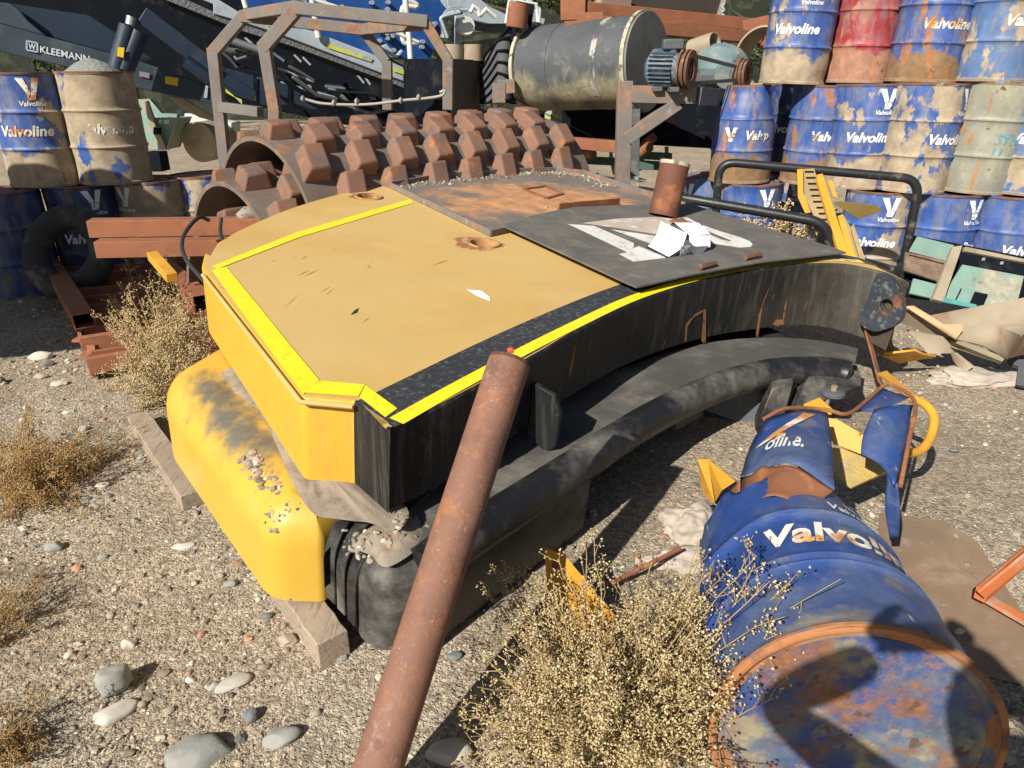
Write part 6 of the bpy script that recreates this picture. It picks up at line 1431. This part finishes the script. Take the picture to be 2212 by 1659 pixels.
# green skip far left middle
t = thing('green_hopper', 'small faded green tapered skip standing in the sun beyond the drums', 'skip', Yp(340,325,10.5))
def zz(name, pl, mat, Y, th=.1): P = [Yp(*Za(*q), Y) for q in pl]; mb = MB(); mb.plate(P, (0, th, 0)); obj(name, mb, mat, t, bevel=.004)
zz('front', [(980,850),(1285,855),(1200,1085),(990,1080)], M['green'], 10.6, .5); zz('upper_panel', [(960,720),(1080,715),(1170,820),(1280,825),(1280,850),(960,850)], M['green'], 10.8, .1)
zz('rib', [(1035,735),(1065,730),(1130,920),(1205,1080),(1170,1085),(1085,920)], M['tan_metal'], 10.5, .06); zz('rib', [(1275,850),(1285,850),(1215,1085),(1200,1085)], M['tan_metal'], 10.5, .06)
mb = MB(); zz('opening', [(1108,920),(1165,925),(1165,975),(1108,970)], M['shade_black'], 10.44, .02)
v, f = text_mesh('0 20', 1, 0, .01, 1.); mb = MB(); mb.add([Yp(*Za(1185+a*40, 893-b*38), 10.48) for a, b in v], f); obj('lettering', mb, M['white'], t, smooth=0)
mb = MB(); mb.tube([Yp(*Za(1440,1030), 10.9), Yp(*Za(1600,1000), 11.4)], .28, 24); tag(obj('steel_roller', mb, M['tan_metal'], None, smooth=40), 'small dusty steel drum roller on the gravel beyond the cage post', 'roller')
mb = MB(); mb.box(Yp(*Za(1540,910), 11.5), (.7, .4, .25), Matrix.Rotation(R(12), 3, 'Y')); tag(obj('white_crate', mb, M['cream_rail'], None, bevel=.02), 'dusty white crate lid behind the small steel roller', 'crate')
mb = MB(); mb.beam(Yp(*Za(1085,1165), 8.0), Yp(*Za(1195,1165), 8.0), .2, .2); tag(obj('dark_sleeper', mb, M['shade_black'], None, bevel=.01), 'dark sleeper end on the gravel behind the lower drums', 'sleeper')
# ---------- trees and backdrop ----------
M['leaf'] = wm('dusty dark leaves', (.035, .05, .018), .6, layers=[dict(c=(.09,.11,.04), s=.9, lo=.45, hi=.6, a=.9), dict(c=(.015,.02,.01), s=1.7, lo=.5, hi=.65, a=.8)], bump=0, vary=.4, vs=3)
M['bark'] = wm('tree bark', (.10, .075, .05), .9, bump=.6)
def tree(x, y, h, w, seed, label, n=7000, ls=.11):
    rg = np.random.default_rng(seed); t = thing('tree', label, 'tree', (x, y, 0), group='trees behind the yard')
    mb = MB(); P = [(0, 0, -.1)]+[(.1*math.sin(k*1.1+seed), .1*math.cos(k+seed), h*.7*k/6) for k in range(1, 7)]; mb.tube(P, [.22-.025*k for k in range(7)], 10)
    for k in range(7):
        a = k*2.4+seed; z = h*(.25+.07*k); mb.tube(spline([(0, 0, z), (w*.25*math.cos(a), w*.25*math.sin(a), z+.3), (w*.45*math.cos(a), w*.45*math.sin(a), z+.8)], 3), [.07-.01*i for i in range(7)], 6)
    obj('trunk', mb, M['bark'], t, local=True)
    cl = []
    for k in range(46):
        a = rg.uniform(0, 6.28); zf = rg.uniform(.10, 1); rr_ = w*.5*math.sin(min(1, zf*1.15+.12)*2.7)**.6*rg.uniform(.4, 1) if zf < .98 else .2; cl.append((rr_*math.cos(a), rr_*math.sin(a), h*zf, rg.uniform(.35, .75)))
    cl = np.array(cl); idx = rg.integers(len(cl), size=n); c = cl[idx]; d = rg.normal(size=(n, 3)); d /= np.linalg.norm(d, axis=1)[:, None]; pos = c[:, :3]+d*(c[:, 3]*rg.uniform(.3, 1, n)**.5)[:, None]*np.array([1, 1, .75])
    u = rg.normal(size=(n, 3)); u /= np.linalg.norm(u, axis=1)[:, None]; v = np.cross(u, rg.normal(size=(n, 3))); v /= np.linalg.norm(v, axis=1)[:, None]; s = ls*rg.uniform(.5, 1.2, n)[:, None]
    q = np.stack([pos-u*s*.5, pos+v*s*.22, pos+u*s*.5, pos-v*s*.22], 1).reshape(-1, 3)
    me = bpy.data.meshes.new('crown'); me.from_pydata([tuple(p) for p in q], [], [(4*i, 4*i+1, 4*i+2, 4*i+3) for i in range(n)]); me.materials.append(M['leaf'])
    o = bpy.data.objects.new('crown', me); S.collection.objects.link(o); o.parent = t
for k, (x, y, h, w, lb) in enumerate(((-13, 27, 9, 8, 'dark tree mostly hidden behind the crushing plant at far left'), (-5, 26, 9, 8, 'dark tree behind the middle of the crushing plant'), (.6, 21, 8, 6, 'dark leafy tree behind the machine arm and the tank'),
     (3.8, 23, 8, 6, 'dark tree behind the hopper'), (6.9, 17, 6.5, 4.6, 'sunlit tree filling the gap between the hopper and the drum wall'), (9.6, 19, 7, 6, 'tree behind the right hand drum wall'), (15, 22, 8, 7, 'tree beyond the right edge behind the drum wall'))):
    tree(x, y, h, w, k+3, lb, 9000 if k != 4 else 14000, .2 if k != 4 else .13)
mb = MB(); ht = []
for i in range(81):
    x = -70+140*i/80; z = 10+2.5*mnoise.noise(Vector((i*.35, 0, 0)))+1.2*mnoise.noise(Vector((i*1.3, 4, 0))); ht.append((x, z))
for x, z in ht:
    for j in range(9): f = j/8; mb.v.append((x, 36+5*f+1.5*mnoise.noise(Vector((x*.3, f*6, 2))), -.3+z*f))
for i in range(80):
    for j in range(8): a = i*9+j; mb.f.append((a, a+9, a+10, a+1)); mb.m.append(0)
tag(obj('tree_line', mb, wm('distant dark foliage bank', (.010, .014, .007), .9, layers=[dict(c=(.028,.034,.014), s=1.5, d=9, lo=.5, hi=.62)], bump=1, bs=6, bump2=1, bs2=1.2), local=True), 'far dark bank of trees closing the view', 'trees', kind='stuff')
# ---------- dry bushes ----------
M['stem'] = wm('dry straw stems', (.40, .29, .13), .8, bump=0, vary=.35, vs=20)
M['head'] = wm('pale dry seed heads', (.52, .40, .21), .8, layers=[dict(c=(.27, .19, .08), s=14, lo=.48, hi=.62, a=.85), dict(c=(.72, .66, .50), s=60, lo=.58, hi=.66)], bump=0, vary=.3, vs=30)
M['head_b'] = wm('brown gold seed heads', (.38, .22, .07), .8, layers=[dict(c=(.20, .11, .04), s=14, lo=.48, hi=.62, a=.85), dict(c=(.60, .48, .25), s=50, lo=.6, hi=.68)], bump=0, vary=.3, vs=30)
def bush(label, base, stems, seed, hs=.0035, heads='head', droop=.1, nseg=9, twigs=14, hp=7, cat='dry bush', th=.0016, tw=(.05, .12), dens=1):
    """stems: list of (tip point, count, spread)"""
    rg = np.random.default_rng(seed); t = thing('dry_bush', label, cat, base); SV = []; SF = []; HV = []; HF = []; so = ho = 0
    oct_ = np.array([(1, 0, 0), (-1, 0, 0), (0, 1, 0), (0, -1, 0), (0, 0, 1), (0, 0, -1)], float); of = np.array([(0,2,4),(2,1,4),(1,3,4),(3,0,4),(2,0,5),(1,2,5),(3,1,5),(0,3,5)])
    def seg(P, r0, r1):
        nonlocal so
        P = np.array(P); m = len(P); tg = np.gradient(P, axis=0); tg /= np.linalg.norm(tg, axis=1)[:, None]+1e-9
        a = np.cross(tg, [.3, .5, .8]); a /= np.linalg.norm(a, axis=1)[:, None]+1e-9; b = np.cross(tg, a); r = np.linspace(r0, r1, m)[:, None]
        ring = np.stack([P+a*r, P-a*r*.5+b*r*.87, P-a*r*.5-b*r*.87], 1).reshape(-1, 3); SV.append(ring)
        i = np.arange(m-1)[:, None]*3; k = np.array([0, 1, 2]); k2 = np.array([1, 2, 0])
        SF.append(np.stack([i+k, i+k2, i+3+k2, i+3+k], 2).reshape(-1, 4)+so); so += len(ring)
    def head(p, s):
        nonlocal ho
        HV.append(p+oct_*s*rg.uniform(.6, 1.3, 3)); HF.append(of+ho); ho += 6
    B0 = np.array(base)
    for tip, cnt, spr in stems:
        cnt = max(2, round(cnt*dens))
        for _ in range(cnt):
            T_ = np.array(tip)+rg.normal(size=3)*spr; T_[2] = max(T_[2], .02); b0 = B0+rg.normal(size=3)*np.array([.05, .05, 0]); q = np.linspace(0, 1, nseg)[:, None]
            L = np.linalg.norm(T_-b0); mid = (b0+T_)/2+np.array([0, 0, L*droop*rg.uniform(.3, 1.3)])+rg.normal(size=3)*.04*L
            P = (1-q)**2*b0+2*q*(1-q)*mid+q*q*T_+rg.normal(size=(nseg, 3))*.003; P[:, 2] = np.maximum(P[:, 2], .008)
            seg(P, th*1.6, th*.6)
            for k in range(twigs):
                f = rg.uniform(.22, 1); i = min(nseg-2, int(f*(nseg-1))); fr = f*(nseg-1)-i; p = P[i]*(1-fr)+P[i+1]*fr; dirn = P[i+1]-P[i]; dirn /= np.linalg.norm(dirn)+1e-9
                d = dirn*.7+rg.normal(size=3)*.6; d[2] += .12; d /= np.linalg.norm(d); ln = rg.uniform(*tw)*(1.15-f*.6); e = p+d*ln+np.array([0, 0, .01]); m_ = (p+e)/2+rg.normal(size=3)*.006
                Q = np.array([p, m_, e]); Q[:, 2] = np.maximum(Q[:, 2], .006); seg(Q, th*.7, th*.35)
                for _h in range(hp):
                    g = rg.uniform(.25, 1.03); head(p*(1-g)+e*g+rg.normal(size=3)*.006*1.2+np.array([0, 0, .002]), hs*rg.uniform(.35, 1.0)**.7*1.45)
    def mk(name, V, F, mat, k):
        V = np.concatenate(V)-B0; F = np.concatenate(F); me = bpy.data.meshes.new(name); me.vertices.add(len(V)); me.vertices.foreach_set('co', V.ravel()); me.loops.add(F.size); me.loops.foreach_set('vertex_index', F.ravel().astype(np.int32))
        me.polygons.add(len(F)); me.polygons.foreach_set('loop_start', np.arange(0, F.size, k, dtype=np.int32)); me.update(calc_edges=True); me.materials.append(mat); o = bpy.data.objects.new(name, me); S.collection.objects.link(o); o.parent = t
    mk('stems', SV, SF, M['stem'], 4); mk('seed_heads', HV, HF, M[heads], 3)
def tp(x, y, z): p = Zp(x, y, z); return (p.x, p.y, p.z)
bush('big pale gold dry weed bush in the foreground beside the burst drum', tp(1330,1600,0), [
    (tp(1180,1330,.28), 16, .07), (tp(1110,1270,.24), 12, .05), (tp(1080,1420,.16), 10, .06), (tp(1060,1560,.10), 12, .07), (tp(1180,1640,.16), 14, .08), (tp(1290,1150,.40), 3, .03), (tp(1330,1290,.34), 12, .07), (tp(1430,1300,.36), 16, .07), (tp(1540,1290,.40), 16, .06), (tp(1600,1330,.46), 14, .06), (tp(1690,1350,.54), 7, .04), (tp(1690,1290,.62), 4, .03), (tp(1800,1290,.64), 3, .02), (tp(1620,1240,.58), 4, .04), (tp(1580,1480,.46), 9, .05), (tp(1600,1440,.42), 6, .05),
    (tp(1500,1450,.40), 20, .09), (tp(1350,1430,.34), 22, .09), (tp(1200,1450,.26), 16, .07), (tp(1130,1560,.16), 10, .05), (tp(1300,1600,.30), 16, .08), (tp(1480,1600,.40), 18, .08), (tp(1400,1700,.38), 12, .08), (tp(1100,1640,.1), 6, .05)], 1, .0032, twigs=15, hp=7, th=.0019, dens=.82)
bush('tall dry seeding bush left of the yellow casting in front of the rusty rack', tp(375,860,0), [
    (tp(262,560,.34), 5, .04), (tp(330,640,.36), 12, .08), (tp(270,700,.28), 9, .07), (tp(400,640,.40), 8, .07), (tp(420,720,.34), 14, .08), (tp(360,760,.28), 18, .10), (tp(240,790,.16), 9, .08), (tp(400,800,.22), 16, .09), (tp(300,830,.12), 16, .09), (tp(350,560,.40), 6, .06), (tp(440,660,.42), 8, .06), (tp(330,720,.34), 14, .10), (tp(250,640,.3), 8, .06), (tp(350,880,.05), 12, .08), (tp(210,660,.3), 2, .03)], 2, .0048, twigs=14, hp=6, dens=.68, th=.0022, tw=(.06, .15))
bush('low orange brown weed patch at the left edge of the photo', tp(60,1050,0), [(tp(60,930,.12), 16, .08), (tp(110,1000,.13), 18, .09), (tp(20,1010,.12), 14, .09), (tp(130,1060,.08), 14, .07), (tp(40,1110,.05), 14, .08), (tp(170,960,.07), 8, .06)], 3, .0036, 'head_b', twigs=12, hp=6)
bush('small dark dry weeds at the lower left corner of the photo', tp(-20,1370,0), [(tp(10,1300,.08), 8, .05), (tp(-10,1360,.08), 8, .05), (tp(30,1250,.05), 6, .05)], 4, .0028, 'head_b', twigs=9, hp=5, tw=(.03, .07))
bush('sparse dry tuft at the bottom left corner', tp(10,1620,0), [(tp(30,1560,.06), 12, .05), (tp(60,1620,.05), 10, .04), (tp(-20,1600,.06), 8, .05)], 41, .0025, 'head_b', twigs=9, hp=5, tw=(.02, .05))
bush('greenish weeds growing by the tyre below the left drums', tp(165,560,0), [(tp(130,480,.45), 8, .10), (tp(105,460,.5), 5, .06), (tp(175,520,.35), 12, .12), (tp(110,520,.35), 8, .10), (tp(205,470,.45), 4, .06), (tp(150,545,.2), 10, .12)], 5, .0075, twigs=12, hp=6, th=.003, tw=(.08, .18))
bush('weed tuft rising in front of the tan lower drum', tp(240,490,0), [(tp(245,465,.55), 6, .06), (tp(300,470,.5), 4, .08), (tp(210,465,.55), 5, .05)], 6, .008, twigs=10, hp=6, th=.003, tw=(.06, .12))
bush('dry weeds between the slab and the clean blue drum, right', Yp(1690,560,5.6)[:], [(Yp(1650,488,5.6)[:], 12, .10), (Yp(1700,492,5.5)[:], 14, .12), (Yp(1740,500,5.5)[:], 10, .10), (Yp(1620,480,5.7)[:], 6, .08)], 7, .008, twigs=12, hp=7, th=.003, tw=(.06, .14))
bush('thin dry weeds on the dirt in front of the left bush', tp(200,1010,0), [(tp(200,985,.03), 14, .06), (tp(270,960,.04), 12, .07), (tp(150,1020,.03), 8, .06)], 8, .0025, 'head_b', twigs=8, hp=4, tw=(.02, .06))
# ---------- the photographer, whose shadow falls on the burst drum ----------
def person():
    t = thing('person', 'person behind the viewpoint with raised arms, whose shadow falls on the burst drum', 'person', (.05, -.35, 0))
    J = {'pel': (.06, -.42, .95), 'chest': (.04, -.32, 1.28), 'neck': (.03, -.27, 1.47), 'head': (.03, -.245, 1.60), 'top': (.03, -.245, 1.70),
         'ls': (-.16, -.27, 1.40), 'le': (-.31, -.07, 1.485), 'lw': (-.10, -.055, 1.60), 'rs': (.22, -.27, 1.40), 're': (.38, -.12, 1.33), 'rw': (.15, -.055, 1.57),
         'lh': (-.04, -.42, .90), 'lk': (-.05, -.38, .50), 'la': (-.06, -.42, .08), 'lt': (-.07, -.22, .03), 'rh': (.16, -.42, .90), 'rk': (.17, -.38, .50), 'ra': (.18, -.42, .08), 'rt': (.20, -.22, .03)}
    Rd = dict(pel=.15, chest=.155, neck=.062, head=.105, top=.085, ls=.075, le=.055, lw=.038, rs=.075, re=.055, rw=.038, lh=.10, lk=.065, la=.045, lt=.035, rh=.10, rk=.065, ra=.045, rt=.035)
    Ed = [('pel','chest'),('chest','neck'),('neck','head'),('head','top'),('chest','ls'),('ls','le'),('le','lw'),('chest','rs'),('rs','re'),('re','rw'),('pel','lh'),('lh','lk'),('lk','la'),('la','lt'),('pel','rh'),('rh','rk'),('rk','ra'),('ra','rt')]
    def skin(name, J, Rd, Ed, root, mat, lv=2):
        ks = list(J); me = bpy.data.meshes.new(name); L = t.location
        me.from_pydata([tuple(Vector(J[k])-L) for k in ks], [(ks.index(a), ks.index(b)) for a, b in Ed], []); me.materials.append(mat)
        o = bpy.data.objects.new(name, me); S.collection.objects.link(o); o.parent = t
        sk = o.modifiers.new('skin', 'SKIN'); sk.use_smooth_shade = True
        if not me.skin_vertices: 
            bpy.context.view_layer.objects.active = o; o.select_set(True); bpy.ops.mesh.customdata_skin_add()
        for i, k in enumerate(ks):
            sv = me.skin_vertices[0].data[i]; sv.radius = (Rd[k], Rd[k]); sv.use_root = (k == root)
        su = o.modifiers.new('sub', 'SUBSURF'); su.levels = lv; su.render_levels = lv; return o
    cl = wm('dark clothing', (.04, .05, .08), .9); skn = wm('skin', (.42, .24, .16), .6, bump=0)
    skin('body', J, Rd, Ed, 'pel', cl)
    # hands with five fingers each, gripping the phone
    for s, w in ((-1, J['lw']), (1, J['rw'])):
        w = Vector(w); c = .045 + s*0; pal = w+Vector((-s*.012 if s > 0 else .012, .02, .03)); Jh = {'w': w, 'p': pal, 'p2': pal+Vector((0, .008, .03))}; Rh = {'w': .026, 'p': .030, 'p2': .026}; Eh = [('w', 'p'), ('p', 'p2')]
        for i in range(4):
            b0 = pal+Vector((-s*.005, .02, .034-.019*i)); b1 = b0+Vector((-s*.022, .018, .006)); b2 = b1+Vector((-s*(.026-.003*i), -.004, 0))
            for n_, p, r_ in ((f'a{i}', b0, .009), (f'b{i}', b1, .0085), (f'c{i}', b2, .007)): Jh[n_] = p; Rh[n_] = r_
            Eh += [('p2' if i < 2 else 'p', f'a{i}'), (f'a{i}', f'b{i}'), (f'b{i}', f'c{i}')]
        Jh['t0'] = pal+Vector((-s*.012, -.018, -.012)); Jh['t1'] = Jh['t0']+Vector((-s*.026, -.008, .014)); Rh['t0'] = .011; Rh['t1'] = .009; Eh += [('w', 't0'), ('t0', 't1')]
        skin('hand', Jh, Rh, Eh, 'w', skn, 1)
    # face and hair
    def blob(name, c, sc, mat, sub=3, f=None):
        v, fc = ico(sub); mb = MB(); mb.add([(c[0]+p[0]*sc[0], c[1]+p[1]*sc[1], c[2]+p[2]*sc[2]) for p in v if True], [tuple(int(i) for i in q) for q in fc]); return obj(name, mb, mat, t, smooth=70)
    blob('head', (.03, -.24, 1.625), (.077, .098, .118), skn, 4); blob('hair', (.03, -.26, 1.66), (.083, .096, .095), wm('dark hair', (.03,.02,.015), .7), 4)
    for s in (-1, 1):
        blob('eye', (.03+s*.032, -.152, 1.635), (.012, .008, .009), M['white']); blob('ear', (.03+s*.079, -.245, 1.62), (.01, .02, .032), skn)
    blob('nose', (.03, -.137, 1.61), (.013, .018, .022), skn); blob('mouth', (.03, -.147, 1.572), (.024, .008, .007), wm('lips', (.35,.13,.11), .6))
    ph = thing('phone', 'black phone held level at the viewpoint by the person behind the camera', 'phone', (-.0, -.03, 1.60)); mb = MB(); mb.box((-.005, -.022, 1.615), (.155, .008, .074)); obj('phone_body', mb, M['cable'], ph, bevel=.004)
person()
